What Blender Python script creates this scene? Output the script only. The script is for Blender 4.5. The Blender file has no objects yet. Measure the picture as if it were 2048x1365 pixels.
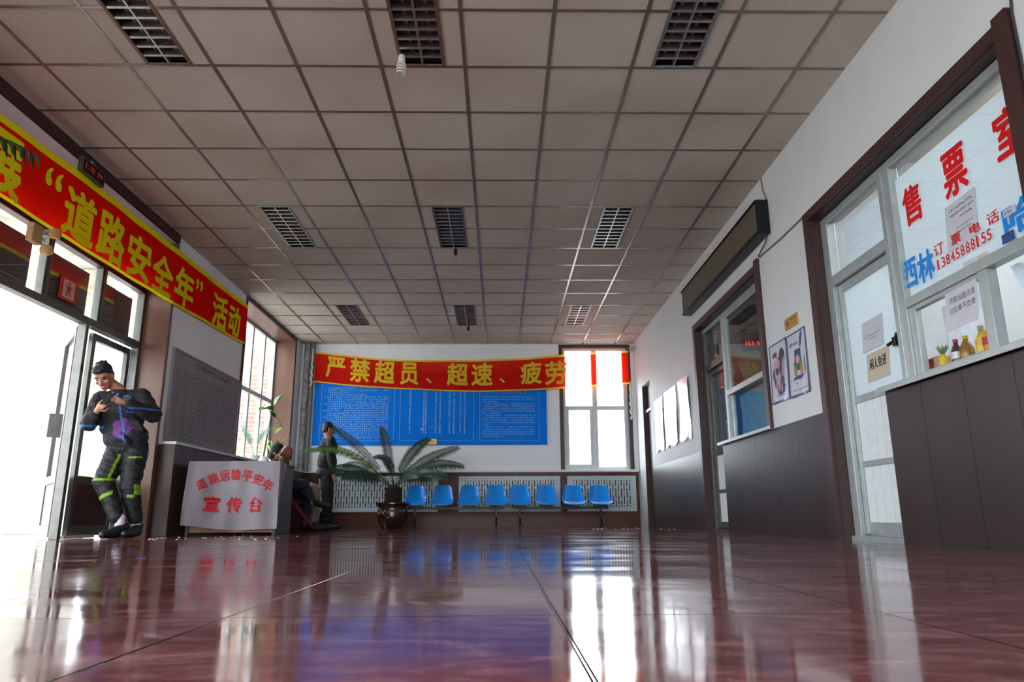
import bpy, bmesh, math, random
from mathutils import Vector, Matrix, Euler, noise as mnoise

# ------------------------------------------------------------------ camera, sky, exposure
S = bpy.context.scene
COL = S.collection
H = 0.178
cam_d = bpy.data.cameras.new('camera')
cam = bpy.data.objects.new('camera', cam_d)
COL.objects.link(cam)
cam_d.sensor_width = 36.0
cam_d.lens = 1442.6821 / 2048 * 36.0
cam_d.clip_start = 0.02
yaw, pitch, roll = -0.0171, 0.2393, -0.0048
fwd = Vector((-math.sin(yaw) * math.cos(pitch), math.cos(yaw) * math.cos(pitch), math.sin(pitch)))
r0 = Vector((math.cos(yaw), math.sin(yaw), 0))
u0 = r0.cross(fwd)
rr = r0 * math.cos(roll) + u0 * math.sin(roll)
uu = -r0 * math.sin(roll) + u0 * math.cos(roll)
cam.matrix_world = Matrix(((rr.x, uu.x, -fwd.x, 0), (rr.y, uu.y, -fwd.y, 0), (rr.z, uu.z, -fwd.z, H), (0, 0, 0, 1)))
S.camera = cam

world = bpy.data.worlds.new('overcast_sky')
S.world = world
world.use_nodes = True
bg = world.node_tree.nodes['Background']
bg.inputs['Color'].default_value = (0.84, 0.93, 1.0, 1)
bg.inputs['Strength'].default_value = 8.0

S.view_settings.view_transform = 'Standard'
S.view_settings.look = 'None'
S.view_settings.gamma = 1.0
S.view_settings.use_curve_mapping = False
S.view_settings.exposure = 0.5
S.cycles.use_denoising = True
S.cycles.diffuse_bounces = 6
S.cycles.glossy_bounces = 5
S.cycles.transparent_max_bounces = 12
S.cycles.caustics_reflective = False
S.cycles.caustics_refractive = False
S.cycles.sample_clamp_indirect = 12.0


def portal(name, loc, rot, sx, sy):
    l = bpy.data.lights.new(name, 'AREA')
    l.shape = 'RECTANGLE'
    l.size, l.size_y = sx, sy
    l.cycles.is_portal = True
    o = bpy.data.objects.new(name, l)
    o.location = loc
    o.rotation_euler = rot
    COL.objects.link(o)


R = math.radians
portal('daylight_entrance', (-4.2, 6.0, 1.35), (0, R(-90), 0), 2.7, 3.6)
portal('daylight_left_window', (-4.2, 11.42, 2.12), (0, R(-90), 0), 2.3, 2.55)
portal('daylight_back_window', (1.76, 13.45, 2.12), (R(-90), 0, 0), 1.25, 2.3)
portal('daylight_added_side', (-4.2, -0.3, 2.0), (0, R(-90), 0), 2.4, 5.6)
portal('daylight_added_front', (-0.6, -3.85, 1.85), (R(90), 0, 0), 5.6, 2.7)

# ------------------------------------------------------------------ constants (metres)
ZC = 3.328
XR, XL, YB, YF = 2.4934, -3.68, 13.155, -3.5
rnd = random.Random(7)


# ------------------------------------------------------------------ materials
def lin(h):
    if isinstance(h, tuple):
        return (*h, 1)
    h = h.lstrip('#')
    c = [int(h[i:i + 2], 16) / 255 for i in (0, 2, 4)]
    return tuple((x / 12.92 if x <= 0.04045 else ((x + 0.055) / 1.055) ** 2.4) for x in c) + (1,)


MATS = {}


def pm(name, col, rough=0.5, metal=0.0, spec=0.5, noise=None, bump=None, coat=0.0, col2=None, stretch=None, emit=None):
    """procedural principled material; noise=(scale, amount), bump=(scale, strength)"""
    if name in MATS:
        return MATS[name]
    m = bpy.data.materials.new(name)
    m.use_nodes = True
    nt = m.node_tree
    b = nt.nodes['Principled BSDF']
    b.inputs['Base Color'].default_value = lin(col)
    b.inputs['Roughness'].default_value = rough
    b.inputs['Metallic'].default_value = metal
    b.inputs['Specular IOR Level'].default_value = spec
    b.inputs['Coat Weight'].default_value = coat
    b.inputs['Coat Roughness'].default_value = 0.08
    if emit:
        b.inputs['Emission Color'].default_value = lin(emit[0])
        b.inputs['Emission Strength'].default_value = emit[1]
    if noise is None and bump is None:
        noise = (9.0, 0.06)
    tc = nt.nodes.new('ShaderNodeTexCoord')
    mp = nt.nodes.new('ShaderNodeMapping')
    nt.links.new(tc.outputs['Object'], mp.inputs['Vector'])
    if stretch:
        mp.inputs['Scale'].default_value = stretch
    if noise:
        n = nt.nodes.new('ShaderNodeTexNoise')
        n.inputs['Scale'].default_value = noise[0]
        n.inputs['Detail'].default_value = 5
        n.inputs['Roughness'].default_value = 0.6
        nt.links.new(mp.outputs['Vector'], n.inputs['Vector'])
        rp = nt.nodes.new('ShaderNodeValToRGB')
        a = lin(col)
        if col2:
            c2 = lin(col2)
            rp.color_ramp.elements[0].color = c2
            rp.color_ramp.elements[1].color = a
            rp.color_ramp.elements[0].position = 0.5 - noise[1] / 2
            rp.color_ramp.elements[1].position = 0.5 + noise[1] / 2
        else:
            rp.color_ramp.elements[0].color = tuple(x * (1 - noise[1]) for x in a[:3]) + (1,)
            rp.color_ramp.elements[1].color = tuple(min(1, x * (1 + noise[1])) for x in a[:3]) + (1,)
            rp.color_ramp.elements[0].position = 0.3
            rp.color_ramp.elements[1].position = 0.7
        nt.links.new(n.outputs['Fac'], rp.inputs['Fac'])
        nt.links.new(rp.outputs['Color'], b.inputs['Base Color'])
    if bump:
        n2 = nt.nodes.new('ShaderNodeTexNoise')
        n2.inputs['Scale'].default_value = bump[0]
        n2.inputs['Detail'].default_value = 3
        nt.links.new(mp.outputs['Vector'], n2.inputs['Vector'])
        bn = nt.nodes.new('ShaderNodeBump')
        bn.inputs['Strength'].default_value = bump[1]
        bn.inputs['Distance'].default_value = 0.02
        nt.links.new(n2.outputs['Fac'], bn.inputs['Height'])
        nt.links.new(bn.outputs['Normal'], b.inputs['Normal'])
    MATS[name] = m
    return m


def glass_mat(name, tint=(1, 1, 1), ior=1.45, gloss_rough=0.0):
    m = bpy.data.materials.new(name)
    m.use_nodes = True
    nt = m.node_tree
    nt.nodes.remove(nt.nodes['Principled BSDF'])
    out = nt.nodes['Material Output']
    tr = nt.nodes.new('ShaderNodeBsdfTransparent')
    tr.inputs['Color'].default_value = (*tint, 1)
    gl = nt.nodes.new('ShaderNodeBsdfGlossy')
    gl.inputs['Roughness'].default_value = gloss_rough
    fr = nt.nodes.new('ShaderNodeFresnel')
    # one sheet of glass: the same reflectance from either side
    ge = nt.nodes.new('ShaderNodeNewGeometry')
    mi_ = nt.nodes.new('ShaderNodeMix')
    mi_.inputs[2].default_value = ior
    mi_.inputs[3].default_value = 1.0 / ior
    nt.links.new(ge.outputs['Backfacing'], mi_.inputs[0])
    nt.links.new(mi_.outputs[0], fr.inputs['IOR'])
    mx = nt.nodes.new('ShaderNodeMixShader')
    nt.links.new(fr.outputs[0], mx.inputs[0])
    nt.links.new(tr.outputs[0], mx.inputs[1])
    nt.links.new(gl.outputs[0], mx.inputs[2])
    nt.links.new(mx.outputs[0], out.inputs[0])
    MATS[name] = m
    return m


def fabric_mat(name, col, transp=0.0, transl=0.3, noise=(6, 0.06)):
    """thin cloth: diffuse + translucent, optionally an open weave that lets some light straight through"""
    m = bpy.data.materials.new(name)
    m.use_nodes = True
    nt = m.node_tree
    nt.nodes.remove(nt.nodes['Principled BSDF'])
    out = nt.nodes['Material Output']
    n = nt.nodes.new('ShaderNodeTexNoise')
    n.inputs['Scale'].default_value = noise[0]
    tc = nt.nodes.new('ShaderNodeTexCoord')
    nt.links.new(tc.outputs['Object'], n.inputs['Vector'])
    rp = nt.nodes.new('ShaderNodeValToRGB')
    a = lin(col)
    rp.color_ramp.elements[0].color = tuple(x * (1 - noise[1]) for x in a[:3]) + (1,)
    rp.color_ramp.elements[1].color = tuple(min(1, x * (1 + noise[1])) for x in a[:3]) + (1,)
    nt.links.new(n.outputs['Fac'], rp.inputs['Fac'])
    df = nt.nodes.new('ShaderNodeBsdfDiffuse')
    tl = nt.nodes.new('ShaderNodeBsdfTranslucent')
    nt.links.new(rp.outputs['Color'], df.inputs['Color'])
    nt.links.new(rp.outputs['Color'], tl.inputs['Color'])
    mx = nt.nodes.new('ShaderNodeMixShader')
    mx.inputs[0].default_value = transl
    nt.links.new(df.outputs[0], mx.inputs[1])
    nt.links.new(tl.outputs[0], mx.inputs[2])
    last = mx
    if transp:
        tp = nt.nodes.new('ShaderNodeBsdfTransparent')
        m2 = nt.nodes.new('ShaderNodeMixShader')
        m2.inputs[0].default_value = transp
        nt.links.new(mx.outputs[0], m2.inputs[1])
        nt.links.new(tp.outputs[0], m2.inputs[2])
        last = m2
    nt.links.new(last.outputs[0], out.inputs[0])
    MATS[name] = m
    return m


def floor_mat():
    m = bpy.data.materials.new('polished_red_granite')
    m.use_nodes = True
    nt = m.node_tree
    N, L = nt.nodes, nt.links
    b = N['Principled BSDF']
    tc = N.new('ShaderNodeTexCoord')
    # streaky stone colour
    mp = N.new('ShaderNodeMapping')
    mp.inputs['Scale'].default_value = (1.2, 2.4, 1)
    mp.inputs['Rotation'].default_value = (0, 0, 0.35)
    L.new(tc.outputs['Object'], mp.inputs['Vector'])
    n1 = N.new('ShaderNodeTexNoise')
    n1.inputs['Scale'].default_value = 4.0
    n1.inputs['Detail'].default_value = 9
    n1.inputs['Roughness'].default_value = 0.7
    n1.inputs['Distortion'].default_value = 1.2
    L.new(mp.outputs['Vector'], n1.inputs['Vector'])
    rp = N.new('ShaderNodeValToRGB')
    e = rp.color_ramp.elements
    e[0].position, e[0].color = 0.30, lin('#4f2528')
    e[1].position, e[1].color = 0.72, lin('#976868')
    k = e.new(0.5)
    k.color = lin('#6c3a3c')
    L.new(n1.outputs['Fac'], rp.inputs['Fac'])
    n2 = N.new('ShaderNodeTexNoise')
    n2.inputs['Scale'].default_value = 220
    n2.inputs['Detail'].default_value = 2
    L.new(tc.outputs['Object'], n2.inputs['Vector'])
    mxs = N.new('ShaderNodeMix')
    mxs.data_type = 'RGBA'
    mxs.blend_type = 'OVERLAY'
    mxs.inputs[0].default_value = 0.45
    L.new(rp.outputs['Color'], mxs.inputs[6])
    L.new(n2.outputs['Fac'], mxs.inputs[7])
    # joints
    mb = N.new('ShaderNodeMapping')
    mb.inputs['Location'].default_value = (0.695 + 6.1, 3.4575 + 6.1, 0)
    L.new(tc.outputs['Object'], mb.inputs['Vector'])
    br = N.new('ShaderNodeTexBrick')
    br.offset = 0.0
    br.inputs['Scale'].default_value = 1.0
    br.inputs['Brick Width'].default_value = 0.61
    br.inputs['Row Height'].default_value = 0.61
    br.inputs['Mortar Size'].default_value = 0.004
    br.inputs['Mortar Smooth'].default_value = 0.6
    L.new(mb.outputs['Vector'], br.inputs['Vector'])
    mj = N.new('ShaderNodeMix')
    mj.data_type = 'RGBA'
    L.new(br.outputs['Fac'], mj.inputs[0])
    L.new(mxs.outputs[2], mj.inputs[6])
    mj.inputs[7].default_value = lin('#241314')
    L.new(mj.outputs[2], b.inputs['Base Color'])
    # wear: worn patches are slightly rougher
    n3 = N.new('ShaderNodeTexNoise')
    n3.inputs['Scale'].default_value = 1.6
    n3.inputs['Detail'].default_value = 6
    L.new(mp.outputs['Vector'], n3.inputs['Vector'])
    mr = N.new('ShaderNodeMapRange')
    mr.inputs['From Min'].default_value = 0.35
    mr.inputs['From Max'].default_value = 0.75
    mr.inputs['To Min'].default_value = 0.045
    mr.inputs['To Max'].default_value = 0.17
    L.new(n3.outputs['Fac'], mr.inputs['Value'])
    L.new(mr.outputs['Result'], b.inputs['Roughness'])
    b.inputs['Specular IOR Level'].default_value = 0.4
    # slight waviness of the polish and the sunk joints
    n4 = N.new('ShaderNodeTexNoise')
    n4.inputs['Scale'].default_value = 3.2
    n4.inputs['Detail'].default_value = 2
    L.new(tc.outputs['Object'], n4.inputs['Vector'])
    bp = N.new('ShaderNodeBump')
    bp.inputs['Strength'].default_value = 0.07
    bp.inputs['Distance'].default_value = 0.02
    L.new(n4.outputs['Fac'], bp.inputs['Height'])
    bp2 = N.new('ShaderNodeBump')
    bp2.invert = True
    bp2.inputs['Strength'].default_value = 1.0
    bp2.inputs['Distance'].default_value = 0.004
    L.new(br.outputs['Fac'], bp2.inputs['Height'])
    L.new(bp.outputs['Normal'], bp2.inputs['Normal'])
    L.new(bp2.outputs['Normal'], b.inputs['Normal'])
    MATS['floor'] = m
    return m


def ceiling_mat():
    m = bpy.data.materials.new('mineral_fibre_tile')
    m.use_nodes = True
    nt = m.node_tree
    N, L = nt.nodes, nt.links
    b = N['Principled BSDF']
    b.inputs['Roughness'].default_value = 0.85
    b.inputs['Specular IOR Level'].default_value = 0.2
    tc = N.new('ShaderNodeTexCoord')
    mp = N.new('ShaderNodeMapping')
    mp.inputs['Rotation'].default_value = (0, 0, 0.6)
    mp.inputs['Scale'].default_value = (1, 0.45, 1)
    L.new(tc.outputs['Object'], mp.inputs['Vector'])
    v = N.new('ShaderNodeTexNoise')
    v.inputs['Scale'].default_value = 115
    v.inputs['Detail'].default_value = 2
    L.new(mp.outputs['Vector'], v.inputs['Vector'])
    rp = N.new('ShaderNodeValToRGB')
    e = rp.color_ramp.elements
    e[0].position, e[0].color = 0.27, lin('#8f8178')
    e[1].position, e[1].color = 0.36, lin('#cdc4b8')
    L.new(v.outputs['Fac'], rp.inputs['Fac'])
    n = N.new('ShaderNodeTexNoise')
    n.inputs['Scale'].default_value = 0.9
    n.inputs['Detail'].default_value = 5
    L.new(tc.outputs['Object'], n.inputs['Vector'])
    r2 = N.new('ShaderNodeValToRGB')
    r2.color_ramp.elements[0].position = 0.35
    r2.color_ramp.elements[0].color = (0.86, 0.82, 0.79, 1)
    r2.color_ramp.elements[1].position = 0.6
    r2.color_ramp.elements[1].color = (1, 1, 1, 1)
    L.new(n.outputs['Fac'], r2.inputs['Fac'])
    mx = N.new('ShaderNodeMix')
    mx.data_type = 'RGBA'
    mx.blend_type = 'MULTIPLY'
    mx.inputs[0].default_value = 1.0
    L.new(rp.outputs['Color'], mx.inputs[6])
    L.new(r2.outputs['Color'], mx.inputs[7])
    L.new(mx.outputs[2], b.inputs['Base Color'])
    bp = N.new('ShaderNodeBump')
    bp.inputs['Strength'].default_value = 0.25
    bp.inputs['Distance'].default_value = 0.003
    L.new(rp.outputs['Color'], bp.inputs['Height'])
    L.new(bp.outputs['Normal'], b.inputs['Normal'])
    return m


def brick_mat():
    m = bpy.data.materials.new('pale_brick')
    m.use_nodes = True
    nt = m.node_tree
    b = nt.nodes['Principled BSDF']
    tc = nt.nodes.new('ShaderNodeTexCoord')
    mp = nt.nodes.new('ShaderNodeMapping')
    mp.inputs['Rotation'].default_value = (R(90), 0, 0)
    nt.links.new(tc.outputs['Object'], mp.inputs['Vector'])
    br = nt.nodes.new('ShaderNodeTexBrick')
    br.inputs['Scale'].default_value = 1
    br.inputs['Brick Width'].default_value = 0.24
    br.inputs['Row Height'].default_value = 0.075
    br.inputs['Mortar Size'].default_value = 0.008
    br.inputs['Color1'].default_value = lin('#b98f80')
    br.inputs['Color2'].default_value = lin('#c7a396')
    br.inputs['Mortar'].default_value = lin('#d8d2cc')
    nt.links.new(mp.outputs['Vector'], br.inputs['Vector'])
    nt.links.new(br.outputs['Color'], b.inputs['Base Color'])
    b.inputs['Roughness'].default_value = 0.9
    return m


M_floor = floor_mat()
M_ceil = ceiling_mat()
M_brick = brick_mat()
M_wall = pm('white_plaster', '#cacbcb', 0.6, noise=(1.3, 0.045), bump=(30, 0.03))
M_wall_lit = pm('white_plaster_lit', '#eff1f3', 0.6, noise=(1.3, 0.045), bump=(30, 0.03))  # paler copy of the plaster, stands in for stronger daylight on these walls
M_plaster_out = pm('weathered_plaster', '#dcdad2', 0.9, noise=(2.2, 0.28), col2='#a39f90', bump=(18, 0.2))
M_stain = pm('stained_lintel', '#a9a29a', 0.8, noise=(2.6, 0.16), col2='#6d4527', stretch=(1, 1.6, 0.25))
M_brown = pm('brown_board', '#3a211e', 0.42, noise=(7, 0.18), stretch=(1, 1, 0.2))
M_lining = pm('brown_lining', '#75503f', 0.4, noise=(6, 0.15), stretch=(1, 1, 0.15))
M_wains = pm('dark_wainscot', '#30221f', 0.36, spec=0.38, noise=(5, 0.22), stretch=(1, 1, 0.12), bump=(6, 0.05))
M_backpanel = pm('brown_wall_panel', '#522512', 0.42, spec=0.35, noise=(6, 0.2), stretch=(0.3, 1, 1))
M_alu = pm('aluminium', '#a9afad', 0.36, metal=0.45, noise=(12, 0.1))
M_alu_dark = pm('dull_aluminium', '#5f5d58', 0.4, metal=0.6, noise=(12, 0.14))
M_tbar = pm('ceiling_bar_metal', '#8a8179', 0.25, metal=0.55, noise=(4, 0.1))
M_mirror = pm('reflector_metal', '#c4c4c0', 0.38, metal=0.9, noise=(10, 0.08))
M_housing = pm('lamp_housing', '#4a423c', 0.5, noise=(12, 0.2))
M_rust = pm('rusty_trim', '#77584a', 0.5, metal=0.3, noise=(20, 0.3))
M_green = pm('greenish_trim', '#7d9089', 0.35, metal=0.5, noise=(20, 0.15))
M_tube = pm('unlit_tube', '#b5aaa0', 0.25)
M_white = pm('white_paint', '#d8dcdc', 0.4, noise=(15, 0.05))
M_offwhite = pm('ivory_plastic', '#cfcabd', 0.4)
M_radiator = pm('radiator_paint', '#b9c4c6', 0.35, noise=(9, 0.06))
M_black = pm('black_plastic', '#0e0e10', 0.4, spec=0.3)
M_dark = pm('dark_void', '#0c0b0b', 0.8)
M_led = pm('led_matrix', '#54493a', 0.6, noise=(300, 0.25))
M_red_led = pm('red_led', '#ff2020', 0.4, emit=('#ff1812', 3.0))
M_glass = glass_mat('window_glass')
M_glass_dark = glass_mat('office_glass', (0.9, 0.93, 0.92), 1.7)
M_ban_red = fabric_mat('banner_red', '#fb1c08', 0.0, 0.2)
M_ban_red2 = fabric_mat('banner_red_thin', '#ee200a', 0.10, 0.3)
M_ban_yel = fabric_mat('banner_yellow', '#fff01c', 0.0, 0.2)
M_ban_yel2 = fabric_mat('banner_yellow_thin', '#f4da40', 0.10, 0.3)
M_cloth = fabric_mat('white_cloth', '#9e959b', 0.0, 0.1)
M_redtext = pm('red_print', '#c00e1c', 0.7)
M_signred = pm('vinyl_red', '#d2060e', 0.35)
M_signblue = pm('vinyl_blue', '#0a7fd0', 0.35)
M_film = fabric_mat('white_window_film', '#e6edf0', 0.0, 0.6, (2, 0.02))
M_curtain = fabric_mat('white_curtain', '#dfe4ea', 0.0, 0.45)
M_curt_lilac = fabric_mat('lilac_curtain', '#8a8aa6', 0.0, 0.3)
M_curt_blue = fabric_mat('blue_curtain', '#9cc6d8', 0.0, 0.3)
M_paper = pm('paper', '#b9b7bf', 0.7)
M_paper_tan = pm('kraft_paper', '#b9ac98', 0.8)
M_ink = pm('ink', '#4a4a55', 0.8)
M_plastic_sheet = pm('plastic_covered_sheet', '#b4babc', 0.28, spec=0.6, coat=0.4, noise=(4, 0.05), bump=(5, 0.35))
M_blue_board = pm('blue_board', '#007ae6', 0.6, spec=0.1, noise=(1.0, 0.12))
M_pale = pm('pale_print', '#9fc6ec', 0.6)
M_pale_line = pm('pale_line', '#5f9bd8', 0.6)
M_cyan = pm('cyan_print', '#2aa3dc', 0.6)
M_pinkprint = pm('salmon_print', '#d8705a', 0.6)
M_gold = pm('gold_plate', '#b99a45', 0.35, metal=0.4)
M_crimson = pm('crimson_print', '#b02418', 0.6)
M_blue_seat = pm('blue_plastic', '#0a9af4', 0.14, spec=0.6, noise=(6, 0.04), coat=0.3)
M_board_grey = pm('notice_board', '#8d8685', 0.55, noise=(3, 0.06))
M_pot = pm('brown_glaze', '#2c2016', 0.25, noise=(6, 0.5), coat=0.4)
M_pot_gold = pm('ochre_glaze', '#8a7434', 0.4, noise=(8, 0.3))
M_trunk = pm('fibrous_trunk', '#2c2018', 0.9, noise=(22, 0.5), bump=(30, 0.9))
M_leaf = pm('cycad_leaf', '#24402f', 0.4, noise=(8, 0.25))
M_leaf_lt = pm('fresh_leaf', '#6f9a1c', 0.45, noise=(8, 0.2))
M_leaf_mid = pm('broad_leaf', '#3f7a2c', 0.35, noise=(7, 0.3))
M_leaf_pale = pm('variegated_leaf', '#a7bd63', 0.45, noise=(9, 0.3))
M_leaf_dark = pm('dark_needle', '#173315', 0.5, noise=(8, 0.2))
M_stem = pm('plant_stem', '#5b5a34', 0.7)
M_soil = pm('soil', '#241a12', 0.95, bump=(40, 0.5))
M_skin = pm('skin', '#a9705a', 0.5, noise=(14, 0.08))
M_skin_old = pm('skin_tanned', '#8f5740', 0.5, noise=(14, 0.1))
M_hair = pm('black_hair', '#0d0b0b', 0.5, noise=(30, 0.3), bump=(60, 0.4))
M_jacket = pm('charcoal_jacket', '#18151b', 0.8, noise=(9, 0.2), bump=(9, 0.25))
M_jacket2 = pm('brown_jacket', '#1d1a19', 0.8, noise=(9, 0.2), bump=(9, 0.3))
M_jacket3 = pm('black_jacket', '#16151a', 0.8, noise=(9, 0.2), bump=(9, 0.3))
M_purple = pm('purple_print', '#5b2a6e', 0.7, noise=(16, 0.35))
M_azure = pm('azure_trim', '#2d62b5', 0.6)
M_trou = pm('black_trousers', '#0d0d12', 0.7, noise=(9, 0.2), bump=(8, 0.3))
M_navy = pm('navy_trousers', '#171a2b', 0.75, noise=(9, 0.2), bump=(8, 0.3))
M_khaki = pm('khaki_trousers', '#8f8674', 0.8, noise=(9, 0.15), bump=(8, 0.3))
M_lime = pm('lime_trim', '#6f9c10', 0.6)
M_shoe = pm('black_shoe', '#14171c', 0.45)
M_sock = pm('white_sock', '#c9bccb', 0.9)
M_wood = pm('tan_wood', '#8a6238', 0.5, noise=(6, 0.25), stretch=(0.3, 1, 1))
M_deskwood = pm('dark_desk_wood', '#2c221f', 0.5, noise=(6, 0.25), stretch=(1, 1, 0.3))
M_cable = pm('dark_cable', '#2b2728', 0.6)
M_cable_grey = pm('grey_cable', '#77706c', 0.6)
M_concrete = pm('concrete', '#b9b7b0', 0.9, noise=(1.5, 0.15))
M_bulb = pm('white_bulb', '#cfcac4', 0.25)
M_clear = glass_mat('bulb_glass', (0.95, 0.95, 0.92))
M_umbrella = pm('red_umbrella', '#6d1420', 0.6)
M_pipe = pm('grey_pipe', '#6f7073', 0.5, noise=(10, 0.1))
M_pipe_w = pm('white_pipe', '#b4b2b0', 0.5, noise=(12, 0.2), col2='#7f7a76')
M_orange = pm('orange_drink', '#e08a12', 0.25)
M_amber = pm('amber_tea', '#8f6420', 0.2, noise=(20, 0.3))
M_cola = pm('dark_cola', '#3a1f1c', 0.2)
M_capyel = pm('yellow_cap', '#d9b014', 0.4)
M_capred = pm('red_cap', '#b3202c', 0.4)
M_yellow_pack = pm('yellow_pack', '#d8b83a', 0.4, noise=(20, 0.3))
M_blue_lbl = pm('blue_label', '#0c4fc8', 0.4)
M_clearpl = pm('clear_plastic', '#c9d2d6', 0.2)
M_box_red = pm('red_box', '#b3302a', 0.5)
M_box_pink = pm('pale_box_side', '#d2b6ae', 0.6)
M_fig_pink = pm('poster_pink', '#b98d86', 0.6, noise=(40, 0.3))
M_fig_blue = pm('poster_blue', '#24407c', 0.6, noise=(30, 0.4))
M_fig_green = pm('poster_green', '#2f5a42', 0.6, noise=(40, 0.4))
M_fig_dark = pm('poster_dark', '#2b3532', 0.6, noise=(40, 0.4))
M_fig_violet = pm('poster_violet', '#3a3668', 0.6, noise=(30, 0.3))
M_fig_orange = pm('poster_orange', '#a86a2c', 0.6)
M_poster = pm('poster_paper', '#bfc0cc', 0.3, coat=0.4)
M_poster_edge = pm('poster_edge', '#4c4a80', 0.3, coat=0.4)
M_lampbox = pm('beige_lamp_box', '#b48a5c', 0.6, noise=(10, 0.2))
M_lens = pm('amber_lens', '#c99a3a', 0.25)
M_tape = pm('blue_tape', '#152a72', 0.6)


# ------------------------------------------------------------------ object helpers
def origin(o):
    v = Vector((0, 0, 0))
    while o is not None:
        v += o.location
        o = o.parent
    return v


def tag(o, label=None, cat=None, group=None, kind=None):
    if label:
        o['label'] = label
    if cat:
        o['category'] = cat
    if group:
        o['group'] = group
    if kind:
        o['kind'] = kind
    return o


def thing(name, label, cat, loc, group=None, kind=None):
    o = bpy.data.objects.new(name, None)
    o.location = loc
    o.empty_display_size = 0.1
    COL.objects.link(o)
    return tag(o, label, cat, group, kind)


def link_mesh(name, me, parent=None, loc=None):
    if parent is not None:
        off = origin(parent)
    else:
        if loc is None:
            xs = [v.co.x for v in me.vertices]
            ys = [v.co.y for v in me.vertices]
            zs = [v.co.z for v in me.vertices]
            loc = ((min(xs) + max(xs)) / 2, (min(ys) + max(ys)) / 2, min(zs))
        off = Vector(loc)
    me.transform(Matrix.Translation(-off))
    o = bpy.data.objects.new(name, me)
    if parent is not None:
        o.parent = parent
    else:
        o.location = off
    COL.objects.link(o)
    return o


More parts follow.
